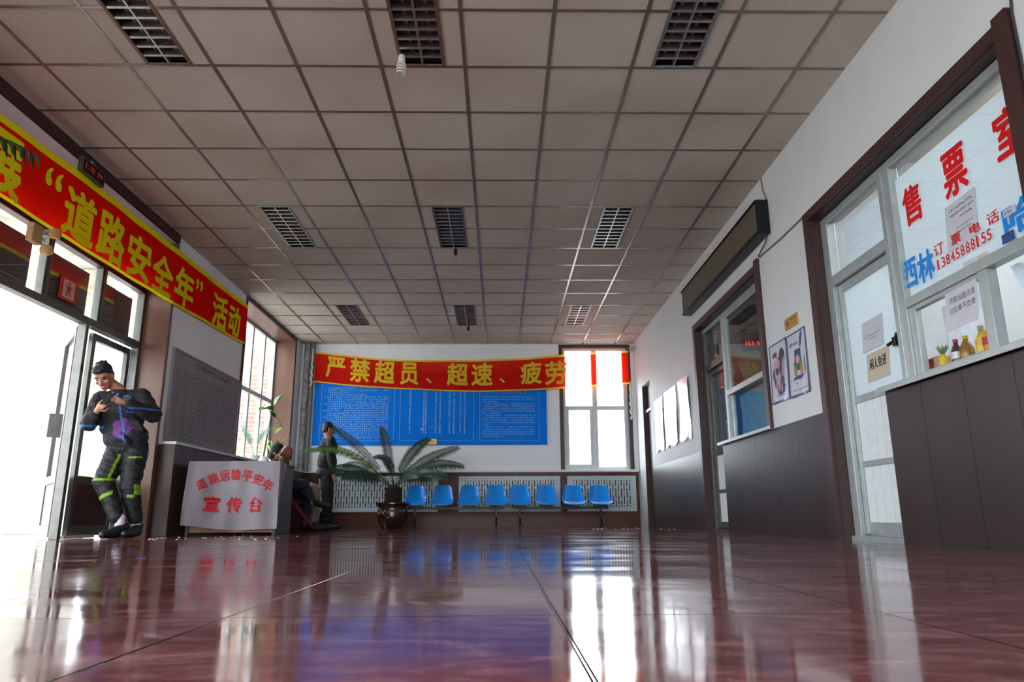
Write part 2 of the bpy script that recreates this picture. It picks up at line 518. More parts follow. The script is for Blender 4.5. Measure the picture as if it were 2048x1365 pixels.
class G:
    def __init__(self):
        self.bm = bmesh.new()

    def face(self, pts, mi=0):
        f = self.bm.faces.new([self.bm.verts.new(p) for p in pts])
        f.material_index = mi
        return f

    def box(self, x0, x1, y0, y1, z0, z1, mi=0):
        v = [self.bm.verts.new((x, y, z)) for z in (z0, z1) for y in (y0, y1) for x in (x0, x1)]
        for q in ((0, 2, 3, 1), (4, 5, 7, 6), (0, 1, 5, 4), (2, 6, 7, 3), (0, 4, 6, 2), (1, 3, 7, 5)):
            f = self.bm.faces.new([v[i] for i in q])
            f.material_index = mi
        return self

    def obox(self, c, s, rot=None, mi=0):
        m = rot if rot is not None else Matrix.Identity(3)
        c = Vector(c)
        v = []
        for z in (-1, 1):
            for y in (-1, 1):
                for x in (-1, 1):
                    v.append(self.bm.verts.new(c + m @ Vector((x * s[0] / 2, y * s[1] / 2, z * s[2] / 2))))
        for q in ((0, 2, 3, 1), (4, 5, 7, 6), (0, 1, 5, 4), (2, 6, 7, 3), (0, 4, 6, 2), (1, 3, 7, 5)):
            f = self.bm.faces.new([v[i] for i in q])
            f.material_index = mi
        return self

    def bar(self, p0, p1, w, t, up=(0, 0, 1)):
        """rectangular bar from p0 to p1, w across, t along up"""
        p0, p1 = Vector(p0), Vector(p1)
        d = (p1 - p0)
        l = d.length
        d.normalize()
        s = d.cross(Vector(up)).normalized()
        u = s.cross(d)
        m = Matrix((s, d, u)).transposed()
        return self.obox((p0 + p1) / 2, (w, l, t), m)

    def tube(self, pts, r, seg=8, caps=True):
        pts = [Vector(p) for p in pts]
        n = len(pts)
        rs = r if isinstance(r, (list, tuple)) else [r] * n
        rings = []
        ref = None
        for i, p in enumerate(pts):
            d = (pts[min(i + 1, n - 1)] - pts[max(i - 1, 0)])
            if d.length < 1e-9:
                d = Vector((0, 0, 1))
            d.normalize()
            if ref is None:
                ref = d.orthogonal().normalized()
            else:
                ref = (ref - d * ref.dot(d))
                ref = ref.normalized() if ref.length > 1e-6 else d.orthogonal().normalized()
            b = d.cross(ref)
            rings.append([self.bm.verts.new(p + (ref * math.cos(2 * math.pi * k / seg) + b * math.sin(2 * math.pi * k / seg)) * rs[i]) for k in range(seg)])
        for a, b in zip(rings, rings[1:]):
            for k in range(seg):
                self.bm.faces.new((a[k], a[(k + 1) % seg], b[(k + 1) % seg], b[k]))
        if caps:
            self.bm.faces.new(rings[0][::-1])
            self.bm.faces.new(rings[-1])
        return self

    def lathe(self, prof, c=(0, 0, 0), seg=28, cap=True):
        c = Vector(c)
        rings = []
        for r, z in prof:
            rings.append([self.bm.verts.new(c + Vector((r * math.cos(2 * math.pi * k / seg), r * math.sin(2 * math.pi * k / seg), z))) for k in range(seg)])
        for a, b in zip(rings, rings[1:]):
            for k in range(seg):
                self.bm.faces.new((a[k], a[(k + 1) % seg], b[(k + 1) % seg], b[k]))
        if cap:
            self.bm.faces.new(rings[0][::-1])
            self.bm.faces.new(rings[-1])
        return self

    def ell(self, c, r, rot=None, seg=16, rings=10):
        if not isinstance(r, (tuple, list)):
            r = (r, r, r)
        m = Matrix.Translation(Vector(c))
        if rot is not None:
            m = m @ rot.to_4x4()
        m = m @ Matrix.Diagonal((r[0], r[1], r[2], 1))
        bmesh.ops.create_uvsphere(self.bm, u_segments=seg, v_segments=rings, radius=1.0, matrix=m)
        return self

    def cap(self, p0, a, p1, b, seg=14):
        p0, p1 = Vector(p0), Vector(p1)
        d = p1 - p0
        l = d.length
        d.normalize()
        pts, rs = [], []
        for k in range(5):
            t = math.pi / 2 * (1 - k / 4)
            pts.append(p0 - d * a * math.sin(t))
            rs.append(max(a * math.cos(t), a * 0.03))
        for k in range(5):
            t = math.pi / 2 * (k / 4)
            pts.append(p1 + d * b * math.sin(t))
            rs.append(max(b * math.cos(t), b * 0.03))
        return self.tube(pts, rs, seg)

    def chain(self, L):
        for (p, a), (q, b) in zip(L, L[1:]):
            self.cap(p, a, q, b)
        return self

    def sheet(self, fn, nu, nv, mi=0):
        g = [[self.bm.verts.new(fn(i / nu, j / nv)) for j in range(nv + 1)] for i in range(nu + 1)]
        for i in range(nu):
            for j in range(nv):
                f = self.bm.faces.new((g[i][j], g[i + 1][j], g[i + 1][j + 1], g[i][j + 1]))
                f.material_index = mi
        return self

    def holes(self, fn, u0, u1, v0, v1, hs, t):
        """solid slab of thickness t (n from 0 to -t) with rectangular holes"""
        us = sorted(set([u0, u1] + [x for h in hs for x in h[:2] if u0 < x < u1]))
        vs = sorted(set([v0, v1] + [x for h in hs for x in h[2:] if v0 < x < v1]))
        nu, nv = len(us) - 1, len(vs) - 1

        def solid(i, j):
            if not (0 <= i < nu and 0 <= j < nv):
                return False
            a, b = (us[i] + us[i + 1]) / 2, (vs[j] + vs[j + 1]) / 2
            return not any(h[0] < a < h[1] and h[2] < b < h[3] for h in hs)
        cache = {}

        def V(i, j, k):
            if (i, j, k) not in cache:
                cache[(i, j, k)] = self.bm.verts.new(fn(us[i], vs[j], -t * k))
            return cache[(i, j, k)]
        for i in range(nu):
            for j in range(nv):
                if not solid(i, j):
                    continue
                self.bm.faces.new((V(i, j, 0), V(i + 1, j, 0), V(i + 1, j + 1, 0), V(i, j + 1, 0)))
                self.bm.faces.new((V(i, j, 1), V(i, j + 1, 1), V(i + 1, j + 1, 1), V(i + 1, j, 1)))
                for di, dj, a, b in ((-1, 0, (i, j + 1), (i, j)), (1, 0, (i + 1, j), (i + 1, j + 1)), (0, -1, (i, j), (i + 1, j)), (0, 1, (i + 1, j + 1), (i, j + 1))):
                    if not solid(i + di, j + dj):
                        self.bm.faces.new((V(*a, 0), V(*a, 1), V(*b, 1), V(*b, 0)))
        return self

    def done(self, name, mat, parent=None, smooth=False, bevel=0.0, loc=None, recalc=True):
        bm = self.bm
        if recalc:
            bmesh.ops.recalc_face_normals(bm, faces=bm.faces)
        if bevel:
            es = [e for e in bm.edges if len(e.link_faces) == 2 and e.calc_face_angle(0) > 0.6]
            bmesh.ops.bevel(bm, geom=es, offset=bevel, segments=2, affect='EDGES', profile=0.6, clamp_overlap=True)
        me = bpy.data.meshes.new(name)
        bm.to_mesh(me)
        bm.free()
        for m in (mat if isinstance(mat, (list, tuple)) else [mat]):
            me.materials.append(m)
        if smooth:
            for p in me.polygons:
                p.use_smooth = True
            if smooth != True:
                me.set_sharp_from_angle(angle=R(smooth))
        return link_mesh(name, me, parent, loc)


def solid(name, g, mat, parent, voxel=0.012, it=6, shade=None, fold=0.0):
    """fuse overlapping pieces into one continuous surface"""
    bm = g.bm
    bmesh.ops.recalc_face_normals(bm, faces=bm.faces)
    me = bpy.data.meshes.new('tmp')
    bm.to_mesh(me)
    bm.free()
    o = bpy.data.objects.new('tmp', me)
    COL.objects.link(o)
    md = o.modifiers.new('r', 'REMESH')
    md.mode = 'VOXEL'
    md.voxel_size = voxel
    ms = o.modifiers.new('s', 'SMOOTH')
    ms.iterations = it
    ms.factor = 0.5
    dg = bpy.context.evaluated_depsgraph_get()
    dg.update()
    m2 = bpy.data.meshes.new_from_object(o.evaluated_get(dg))
    m2.name = name
    bpy.data.objects.remove(o)
    bpy.data.meshes.remove(me)
    m2.materials.clear()
    for m in (mat if isinstance(mat, (list, tuple)) else [mat]):
        m2.materials.append(m)
    if fold:
        # cloth folds, stronger across the limb than along it
        nv = [(v.co.copy(), v.normal.copy()) for v in m2.vertices]
        for v, (c, n) in zip(m2.vertices, nv):
            q = Vector((c.x * 9, c.y * 9, c.z * 22 + 6 * c.x))
            a = mnoise.noise(q) + 0.5 * mnoise.noise(q * 2.1)
            v.co = c + n * fold * (a - 0.35 * abs(a))
    for p in m2.polygons:
        p.use_smooth = True
        p.material_index = shade(p.center, p.normal) if shade else 0
    return link_mesh(name, m2, parent)


GLY = {}


def glyph(ch):
    k = ch
    if k in GLY:
        return GLY[k]
    cu = bpy.data.curves.new('tmp', 'FONT')
    cu.body = ch
    cu.resolution_u = 3
    cu.fill_mode = 'FRONT'
    o = bpy.data.objects.new('tmp', cu)
    COL.objects.link(o)
    dg = bpy.context.evaluated_depsgraph_get()
    dg.update()
    me = bpy.data.meshes.new_from_object(o.evaluated_get(dg))
    xs = [v.co.x for v in me.vertices] or [0, 1]
    ys = [v.co.y for v in me.vertices] or [0, 1]
    w, h = max(xs) - min(xs) or 1, max(ys) - min(ys) or 1
    V = [((v.co.x - min(xs)) / w, (v.co.y - min(ys)) / h) for v in me.vertices]
    F = [tuple(p.vertices) for p in me.polygons]
    bpy.data.objects.remove(o)
    bpy.data.curves.remove(cu)
    bpy.data.meshes.remove(me)
    GLY[k] = (V, F)
    return GLY[k]


def put(g, ch, fn, u0, u1, v0, v1, bold=0.03, mi=0, rot=0.0, asp=1.0):
    """lay the character into the box u0..u1 x v0..v1 of the surface fn(u, v)"""
    V, F = glyph(ch)
    cu, cv = (u0 + u1) / 2, (v0 + v1) / 2
    c, s = math.cos(rot), math.sin(rot)
    e = 0.004
    p0 = fn(cu, cv)
    nrm = (fn(cu + e, cv) - p0).cross(fn(cu, cv + e) - p0).normalized()
    for ki, (ox, oy) in enumerate(stamps(bold)):
        vs = []
        for a, b in V:
            a = 0.5 + (a - 0.5) * (1 - 2 * bold) + ox
            b = 0.5 + (b - 0.5) * (1 - 2 * bold) + oy
            du, dv = (a - 0.5) * (u1 - u0) * asp, (b - 0.5) * (v1 - v0)
            vs.append(g.bm.verts.new(fn(cu + (du * c - dv * s) / asp, cv + du * s + dv * c) + nrm * (0.00025 * ki)))
        for f in F:
            q = g.bm.faces.new([vs[i] for i in f])
            q.material_index = mi


def stamps(bold):
    # a heavier weight: the glyph repeated on a small circle, as one printed shape
    if bold <= 0.004:
        return [(0, 0)]
    return [(bold * math.cos(2 * math.pi * k / 8), bold * math.sin(2 * math.pi * k / 8)) for k in range(8)]


def dashes(g, fn, u0, u1, v, ch, rn, mi=0, gap=0.08):
    """a row of tiny unreadable printed characters"""
    u = u0
    while u + ch * 0.9 < u1:
        if rn.random() > gap:
            w = ch * 0.8
            for _ in range(3):
                if rn.random() < 0.6:
                    a = u + rn.random() * w * 0.3
                    b = v + rn.random() * ch * 0.7
                    q = (a, a + w * (0.5 + 0.3 * rn.random()), b, b + ch * 0.2)
                else:
                    a = u + rn.random() * w * 0.7
                    b = v
                    q = (a, a + ch * 0.16, b, b + ch * 0.8)
                g.face([fn(q[0], q[2]), fn(q[1], q[2]), fn(q[1], q[3]), fn(q[0], q[3])], mi)
        u += ch


def on_right(x):      # surface of the right wall: u runs towards the camera
    return lambda u, v, n=0.0: Vector((x - n, -u, v))


def on_left(x):
    return lambda u, v, n=0.0: Vector((x + n, u, v))


def on_back(y):
    return lambda u, v, n=0.0: Vector((u, y - n, v))


def struct(o, label, cat):
    return tag(o, label, cat, kind='structure')


def copy_tree(o, loc, label, parent=None):
    c = o.copy()
    COL.objects.link(c)
    c.parent = parent
    if parent is None:
        c.location = loc
        c['label'] = label
    for ch in list(o.children):
        copy_tree(ch, None, None, c)
    return c


# ------------------------------------------------------------------ room shell
g = G()
g.box(-4.0, 5.6, YF - 0.3, YB + 0.4, -0.15, 0.0)
struct(g.done('floor', M_floor), 'polished reddish granite tile floor of the waiting hall', 'floor')

XA, Y0 = -0.8513, 3.9752
LIGHTS = [(i, j) for j in (-1, 5, 11) for i in (-3, 0, 3)]


def light_rect(i, j):
    cx = XA + 0.6 * i + 0.3
    return cx - 0.15, cx + 0.15, Y0 + 0.6 * j, Y0 + 0.6 * j + 1.2


g = G()
hs = [light_rect(*q) for q in LIGHTS]
hs = [(h[0], h[1], h[2] + 0.012, h[3] - 0.012) for h in hs]
g.holes(lambda u, v, n: Vector((u, v, ZC - n)), XL - 0.5, 5.6, YF - 0.3, YB + 0.4, hs, 0.03)
struct(g.done('ceiling', M_ceil), 'suspended ceiling of speckled off-white square tiles', 'ceiling')

g = G()
for i in range(-5, 6):
    x = XA + 0.6 * i
    if XL < x < XR:
        g.box(x - 0.012, x + 0.012, YF, YB, ZC - 0.005, ZC)
for j in range(-12, 16):
    y = Y0 + 0.6 * j
    if not (YF < y < YB):
        continue
    segs = [(XL, XR)]
    for q in LIGHTS:
        a, b, c, d = light_rect(*q)
        if c + 0.02 < y < d - 0.02:
            segs = [s for (p0, p1) in segs for s in ((p0, min(a, p1)), (max(b, p0), p1)) if s[1] - s[0] > 0.001]
    for p0, p1 in segs:
        g.box(p0, p1, y - 0.012, y + 0.012, ZC - 0.0042, ZC)
struct(g.done('trim_1', M_tbar), 'thin metal grid bars between the ceiling tiles', 'ceiling grid')

# right wall with the office openings
WX = XR + 0.012
g = G()
fr = on_right(WX)
g.holes(fr, -(YB + 0.3), -YF, 0.0, ZC, [(-5.40, -3.10, 0.965, 2.50), (-5.40, -4.58, -1, 0.965), (-8.91, -6.64, 0.965, 2.49), (-8.91, -8.09, -1, 0.965), (-12.55, -11.85, -1, 2.40)], 0.26)
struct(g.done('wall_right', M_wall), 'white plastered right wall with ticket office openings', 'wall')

# left wall
g = G()
fl = on_left(XL)
g.holes(fl, YF - 0.3, YB + 0.3, 0.0, ZC, [(-3.1, 2.5, 0.9, 3.2), (4.20, 7.78, -1, 3.225), (10.14, 12.69, 0.97, 3.275)], 0.45)
struct(g.done('wall_left', M_wall_lit), 'white plastered left wall with the entrance opening', 'wall')

# back wall
g = G()
fb = on_back(YB)
g.holes(fb, XL - 0.45, XR + 0.4, 0.0, ZC, [(1.16, 2.37, 1.0, 3.262)], 0.36)
struct(g.done('wall_back', M_wall_lit), 'white far wall behind the blue seats', 'wall')

# wall behind the camera with a wide window added to let in daylight
g = G()
g.holes(lambda u, v, n: Vector((u, YF + n, v)), XL - 0.45, XR + 0.4, 0.0, ZC, [(-3.4, 2.2, 0.5, 3.2)], 0.3)
struct(g.done('wall_front', M_wall), 'white wall closing the hall opposite the blue seats', 'wall')
w5 = struct(thing('added_window_5', '', '', (-0.6, YF - 0.15, 0.5)), 'unseen wide window added for daylight in the wall opposite the blue seats', 'window')  # out of view, added so more daylight fills the hall
g = G()
for x in (-3.37, -2.0, -0.6, 0.8, 2.17):
    g.box(x - 0.03, x + 0.03, YF - 0.18, YF - 0.12, 0.5, 3.2)
for z in (0.53, 2.3, 3.17):
    g.box(-3.4, 2.2, YF - 0.175, YF - 0.125, z - 0.03, z + 0.03)
g.done('frame', M_white, w5)
G().box(-3.4, 2.2, YF - 0.152, YF - 0.148, 0.5, 3.2).done('pane', M_glass, w5)

w6 = struct(thing('added_window_6', '', '', (XL - 0.2, -0.3, 0.9)), 'unseen wide window added for daylight in the left wall on the camera side of the entrance', 'window')  # second unseen window, added to brighten the hall from behind the camera
g = G()
for y in (-3.07, -1.7, -0.3, 1.1, 2.47):
    g.box(XL - 0.23, XL - 0.17, y - 0.03, y + 0.03, 0.9, 3.2)
for z in (0.93, 2.3, 3.17):
    g.box(XL - 0.225, XL - 0.175, -3.1, 2.5, z - 0.03, z + 0.03)
g.done('frame', M_white, w6)
G().box(XL - 0.202, XL - 0.198, -3.1, 2.5, 0.9, 3.2).done('pane', M_glass, w6)

# wainscot boards (right wall)
g = G()


def boards(g, y0, y1, z1, w):
    n = max(1, round((y1 - y0) / w))
    for k in range(n):
        a, b = y0 + (y1 - y0) * k / n, y0 + (y1 - y0) * (k + 1) / n
        g.box(XR, WX, a + 0.0015, b - 0.0015, 0.0, z1)


boards(g, 9.0, 11.86, 0.955, 0.95)
boards(g, 5.485, 6.56, 0.95, 0.45)
boards(g, 6.56, 8.09, 0.945, 0.5)
boards(g, YF, 3.0, 0.96, 0.5)
boards(g, 3.0, 4.58, 0.955, 0.42)
g.box(WX, WX + 0.3, 4.578, 4.592, 0.0, 0.955)
g.box(WX, WX + 0.3, 8.088, 8.10, 0.0, 0.945)
g.box(XR - 0.004, WX, 8.995, 9.03, 0.0, 0.985)
struct(g.done('baseboard_right', M_wains), 'glossy dark brown wainscot panels along the right wall', 'wainscot')

# brown trims round the openings of the right wall
g = G()
g.box(XR - 0.012, WX, 5.40, 5.482, 0.0, 2.495)
g.box(XR - 0.012, WX, 3.03, 5.482, 2.495, 2.57)
g.box(XR - 0.02, WX, 3.015, 3.115, 0.985, 2.60)
g.box(WX, WX + 0.125, 5.395, 5.405, 0.0, 2.5)
g.box(WX, WX + 0.125, 3.10, 5.40, 2.490, 2.50)
g.box(WX, WX + 0.125, 3.10, 3.11, 0.985, 2.5)
struct(g.done('trim_2', M_brown), 'brown wooden surround of the ticket window opening', 'door surround')
g = G()
g.box(XR - 0.012, WX, 8.905, 8.985, 0.0, 2.485)
g.box(XR - 0.012, WX, 6.566, 8.985, 2.485, 2.56)
g.box(XR - 0.018, WX, 6.556, 6.645, 0.955, 2.60)
g.box(WX, WX + 0.11, 8.90, 8.912, 0.0, 2.49)
g.box(WX, WX + 0.11, 6.64, 8.91, 2.478, 2.49)
g.box(WX, WX + 0.11, 6.64, 6.65, 0.985, 2.49)
struct(g.done('trim_3', M_brown), 'brown wooden surround of the office opening beside the posters', 'door surround')

# far recessed door near the corner
d4 = struct(thing('door_4', '', '', (WX + 0.06, 12.2, 0)), 'dark brown recessed door near the far corner', 'door')
G().box(WX + 0.08, WX + 0.12, 11.85, 12.55, 0, 2.4).done('door_panel', M_brown, d4)
G().box(WX + 0.04, WX + 0.08, 11.85, 12.55, 1.93, 1.975).done('rail', M_alu, d4)
G().box(WX + 0.002, WX + 0.10, 12.52, 12.549, 0, 2.4).box(WX + 0.002, WX + 0.1, 11.851, 11.88, 0, 2.4).done('frame', M_brown, d4)


# ------------------------------------------------------------------ rooms behind the right wall
def room(name, y0, y1, x1, label):
    g = G()
    g.box(x1, x1 + 0.1, y0 - 0.1, y1 + 0.1, 0, ZC)
    g.box(WX + 0.26, x1, y0 - 0.1, y0, 0, ZC)
    g.box(WX + 0.26, x1, y1, y1 + 0.1, 0, ZC)
    struct(g.done(name, M_wall), label, 'wall')


room('wall_ticket_office', 2.6, 6.0, 4.9, 'white walls of the room behind the ticket window')
room('wall_side_office', 6.12, 9.4, 4.6, 'walls of the dim room behind the lilac curtain')

tl = thing('film_backlight', 'unseen lit ceiling lamp added inside the ticket room to backlight the window film', 'lamp', (4.35, 4.1, ZC - 0.1))  # added out of sight to light the window film from behind
G().box(4.0, 4.7, 3.45, 4.75, ZC - 0.06, ZC - 0.005).done('housing', M_white, tl)
G().box(4.04, 4.66, 3.5, 4.7, ZC - 0.1, ZC - 0.06).done('diffuser', pm('backlight_diffuser', '#f4fbff', 0.5, emit=('#eefaff', 20.0)), tl)

# ------------------------------------------------------------------ ticket window front (right wall)
FX = XR + 0.122     # plane of the aluminium frames
w3 = struct(thing('window_3', '', '', (FX, 3.9, 0.98)), 'ticket office window with red and blue Chinese lettering', 'window')
g = G()
fy = lambda a, b, z0, z1, t=0.03: g.box(FX - t, FX + t, a, b, z0, z1)
fy(3.115, 5.395, 2.43, 2.485)
fy(4.365, 4.49, 0.985, 2.43, 0.035)
fy(3.115, 4.365, 1.455, 1.515, 0.035)
fy(4.44, 4.49, 0.985, 2.43, 0.045)
fy(3.115, 3.15, 1.0, 2.43)
fy(3.60, 3.675, 1.005, 1.455)
fy(4.30, 4.365, 1.005, 1.455, 0.02)
fy(3.115, 4.49, 0.985, 1.012, 0.045)
fy(3.675, 4.30, 1.425, 1.455, 0.02)
fy(3.675, 4.30, 1.012, 1.035, 0.02)
g.done('frame', M_alu, w3, bevel=0.004)
G().box(FX - 0.003, FX + 0.003, 3.15, 4.365, 1.515, 2.43).done('pane', M_glass, w3)
G().box(FX - 0.003, FX + 0.003, 3.675, 4.30, 1.035, 1.425).done('pane', M_glass, w3)
G().box(FX + 0.006, FX + 0.010, 3.15, 4.36, 1.517, 2.335).done('window_film', M_film, w3)
G().box(XR - 0.035, FX - 0.04, 3.03, 4.60, 0.957, 0.982).box(XR - 0.038, XR - 0.03, 3.03, 4.60, 0.945, 0.982).done('counter_strip', M_alu, w3, bevel=0.003)
ft = on_right(FX - 0.008)
g = G()
for ch, y0, y1, z0, z1 in [('售', 4.290, 4.091, 1.962, 2.220), ('票', 3.859, 3.643, 1.952, 2.239), ('室', 3.405, 3.185, 1.963, 2.227)]:
    put(g, ch, ft, -y0, -y1, z0, z1, 0.03)
for ch, y0, y1, z0, z1 in [('订', 4.043, 3.951, 1.677, 1.751), ('票', 3.875, 3.786, 1.683, 1.745), ('电', 3.706, 3.615, 1.682, 1.738), ('话', 3.560, 3.465, 1.672, 1.742)]:
    put(g, ch, ft, -y0, -y1, z0, z1, 0.012)
num = '13845888155'
for k, ch in enumerate(num):
    a = -4.035 + (4.035 - 3.535) * k / 11
    w = 0.034 if ch != '1' else 0.018
    put(g, ch, ft, a + 0.004, a + 0.004 + w, 1.592 + 0.006 * k / 11, 1.655 + 0.006 * k / 11, 0.02 if ch != '1' else 0.0)
g.done('lettering', M_signred, w3)['label'] = 'red Chinese lettering and phone number'
g = G()
for ch, y0, y1, z0, z1 in [('西', 4.405, 4.236, 1.575, 1.765), ('林', 4.228, 4.055, 1.562, 1.757), ('哈', 3.448, 3.20, 1.552, 1.729)]:
    put(g, ch, ft, -y0, -y1, z0, z1, 0.03)
g.done('lettering', M_signblue, w3)['label'] = 'blue Chinese lettering'


def paper(name, fn, u0, u1, v0, v1, mat, label, rows=(), cat='notice', t=0.0015, text=None, rn=rnd, skew=0.0, curl=0.0, ink=None):
    me_g = G()

    def sf(a, b, n=0.0):
        return fn(u0 + (u1 - u0) * a + skew * (b - 0.5), v0 + (v1 - v0) * b + 0.3 * skew * (a - 0.5), t + n + curl * (1 - b) ** 2)
    me_g.sheet(lambda a, b: sf(a, b), 4, 6)
    me_g.sheet(lambda a, b: sf(a, b, -t * 0.8), 4, 6)
    root = me_g.done(name, mat, None)
    tag(root, label, cat)
    if rows or text:
        g = G()
        for (b, ch, a0, a1) in rows:
            dashes(g, lambda u, v: sf((u - u0) / (u1 - u0), (v - v0) / (v1 - v0), 0.001), u0 + (u1 - u0) * a0, u0 + (u1 - u0) * a1, v0 + (v1 - v0) * b, ch, rn)
        if text:
            for s, a0, a1, b0, b1, bold in text:
                n = len(s)
                for k, ch in enumerate(s):
                    c0, c1 = a0 + (a1 - a0) * k / n, a0 + (a1 - a0) * (k + 0.86) / n
                    put(g, ch, lambda u, v: sf(u, v, 0.001), c0, c1, b0, b1, bold)
        g.done('print', ink or M_ink, root)
    return root


fp = on_right(FX - 0.009)
paper('notice_sheet', on_right(FX - 0.0032), -3.905, -3.63, 1.665, 1.93, M_paper, 'grey printed sheet under the large red characters on the ticket window',
      [(0.82, 0.018, 0.15, 0.95), (0.70, 0.018, 0.1, 0.95), (0.58, 0.018, 0.5, 0.9), (0.38, 0.012, 0.35, 0.9), (0.28, 0.012, 0.35, 0.85)], skew=0.03)
paper('sticker', fp, -3.43, -3.335, 1.665, 1.705, M_paper, 'small grey sticker on the large blue character', [(0.3, 0.02, 0.1, 0.9)], cat='sticker', t=0.003)
paper('sticker', fp, -3.47, -3.38, 1.535, 1.585, M_fig_blue, 'dark blue sticker below the large blue character', [], cat='sticker', t=0.003)
paper('sticker', fp, -3.80, -3.715, 1.516, 1.555, M_paper, 'faded grey sticker on the lower rim of the ticket sign', [], cat='sticker')
paper('sticker', fp, -3.68, -3.60, 1.514, 1.55, M_paper_tan, 'faded tan sticker on the lower rim of the ticket sign', [], cat='sticker')
paper('notice_sheet', on_right(FX - 0.024), -3.985, -3.70, 1.20, 1.425, M_paper, 'grey handwritten sheet hanging in the small ticket window', [],
      text=[('货款当面点清', 0.12, 0.95, 0.68, 0.84, 0.0), ('过后概不负责', 0.12, 0.95, 0.42, 0.58, 0.0)], skew=0.02, curl=0.01)

# curtains behind the ticket window
g = G()
g.sheet(lambda a, b: Vector((FX + 0.23 + 0.015 * math.sin(26 * a), 4.42 - 0.42 * a * (1 - 0.75 * (1 - b)) - 0.0, 1.02 + 0.46 * b)), 30, 6)
tag(g.done('curtain', M_curtain, None, smooth=True), 'white curtain gathered inside the small ticket window', 'curtain')
g = G()
g.sheet(lambda a, b: Vector((FX + 0.13 + 0.02 * math.sin(22 * a + b), 3.62 - 0.02 * a - (0.06 + 0.22 * (1 - b)) * a - 0.10 * (1 - b), 1.0 + 0.47 * b)), 30, 6)
tag(g.done('curtain', M_curtain, None, smooth=True), 'white curtain drawn aside behind the open half of the ticket window', 'curtain')

# inner counter and the goods on it
cx = struct(G().box(FX + 0.05, FX + 0.55, 3.05, 4.5, 0.965, 1.0).done('trim_4', M_white), 'pale inner counter behind the ticket window', 'counter')
Z = 1.0


def bottle(y, x, h, r, body, capm, label, band=None, group=None):
    o = thing('drink_bottle', label, 'bottle', (x, y, Z), group)
    G().lathe([(r * 0.92, 0), (r, 0.01), (r, h * 0.28), (r * 0.93, h * 0.34), (r, h * 0.42), (r, h * 0.62), (r * 0.55, h * 0.8), (r * 0.36, h * 0.86), (r * 0.36, h * 0.9)], (x, y, Z), 20).done('bottle_body', body, o, smooth=True)
    G().lathe([(r * 0.42, h * 0.9), (r * 0.42, h)], (x, y, Z), 16).done('cap', capm, o)
    if band:
        G().lathe([(r * 1.01, h * 0.42), (r * 1.01, h * 0.62)], (x, y, Z), 20, cap=False).done('wrapper', band, o, smooth=True)
    return o


bottle(4.20, FX + 0.14, 0.21, 0.034, M_cola, M_capred, 'dark cola bottle with a red cap in the ticket window', M_clearpl)
bottle(4.09, FX + 0.13, 0.205, 0.04, M_amber, M_capyel, 'amber tea bottle with a yellow cap in the ticket window')
bottle(3.955, FX + 0.14, 0.23, 0.04, M_yellow_pack, M_offwhite, 'yellow drink bottle beside the orange one in the ticket window')
bottle(3.86, FX + 0.12, 0.225, 0.042, M_orange, M_offwhite, 'orange juice bottle with a red label in the ticket window', M_box_red)
bottle(3.60, FX + 0.20, 0.24, 0.04, M_clearpl, M_blue_lbl, 'clear water bottle with a blue label behind the open ticket window', M_blue_lbl)
o = thing('snack_box', 'red and pale snack box at the end of the goods in the ticket window', 'box', (FX + 0.12, 4.36, Z))
G().box(FX + 0.08, FX + 0.17, 4.30, 4.40, Z, Z + 0.13).done('carton', M_box_red, o, bevel=0.003)
G().box(FX + 0.079, FX + 0.171, 4.299, 4.345, Z + 0.03, Z + 0.131).done('paper_label', M_box_pink, o)
o = thing('pineapple_toy', 'small green and yellow pineapple shaped pack among the bottles', 'toy', (FX + 0.1, 4.275, Z))
g = G()
g.ell((FX + 0.1, 4.275, Z + 0.07), (0.03, 0.03, 0.07))
g.done('fruit_body', M_yellow_pack, o, smooth=True)
g = G()
for k in range(9):
    a = k * 0.7
    g.tube([(FX + 0.1, 4.275, Z + 0.13), (FX + 0.1 + 0.02 * math.cos(a), 4.275 + 0.02 * math.sin(a), Z + 0.16), (FX + 0.1 + 0.035 * math.cos(a), 4.275 + 0.035 * math.sin(a), Z + 0.19)], [0.006, 0.007, 0.001], 5)
g.done('leafy_top', M_leaf_mid, o)

# ticket room door
d2 = struct(thing('door_2', '', '', (FX, 4.95, 0)), 'aluminium ticket room door with white panels and two papers', 'door')
g = G()
fy(5.29, 5.39, 0.0, 2.43, 0.035)
fy(4.49, 5.29, 1.905, 1.985, 0.035)
g.done('door_frame', M_alu, d2, bevel=0.004)
g = G()
DX = FX + 0.02
for a, b, z0, z1 in [(5.235, 5.285, 0.05, 1.90), (4.50, 4.55, 0.05, 1.90), (4.55, 5.235, 1.84, 1.90), (4.55, 5.235, 0.975, 1.025), (4.55, 5.235, 0.515, 0.555), (4.55, 5.235, 0.05, 0.13)]:
    g.box(DX - 0.02, DX + 0.02, a, b, z0, z1)
g.done('door_leaf_frame', M_alu, d2, bevel=0.003)
G().box(DX - 0.004, DX + 0.004, 4.55, 5.235, 1.025, 1.84).done('pane', M_film, d2)
g = G()
for z0, z1 in ((0.13, 0.515), (0.555, 0.975)):
    n = 6
    for k in range(n):
        a, b = 4.55 + 0.685 * k / n, 4.55 + 0.685 * (k + 1) / n
        g.box(DX - 0.008, DX + 0.006, a + 0.003, b - 0.003, z0, z1)
        g.box(DX - 0.004, DX + 0.004, a, b, z0, z1)
g.done('lower_panel', M_white, d2)
G().box(FX - 0.06, FX + 0.05, 4.60, 5.39, 0.0, 0.035).done('threshold', M_alu, d2)
G().box(FX - 0.003, FX + 0.003, 4.49, 5.29, 1.985, 2.43).done('transom_pane', M_glass, d2)
G().box(FX + 0.006, FX + 0.01, 4.49, 5.10, 1.985, 2.33).done('window_film', M_film, d2)
g = G()
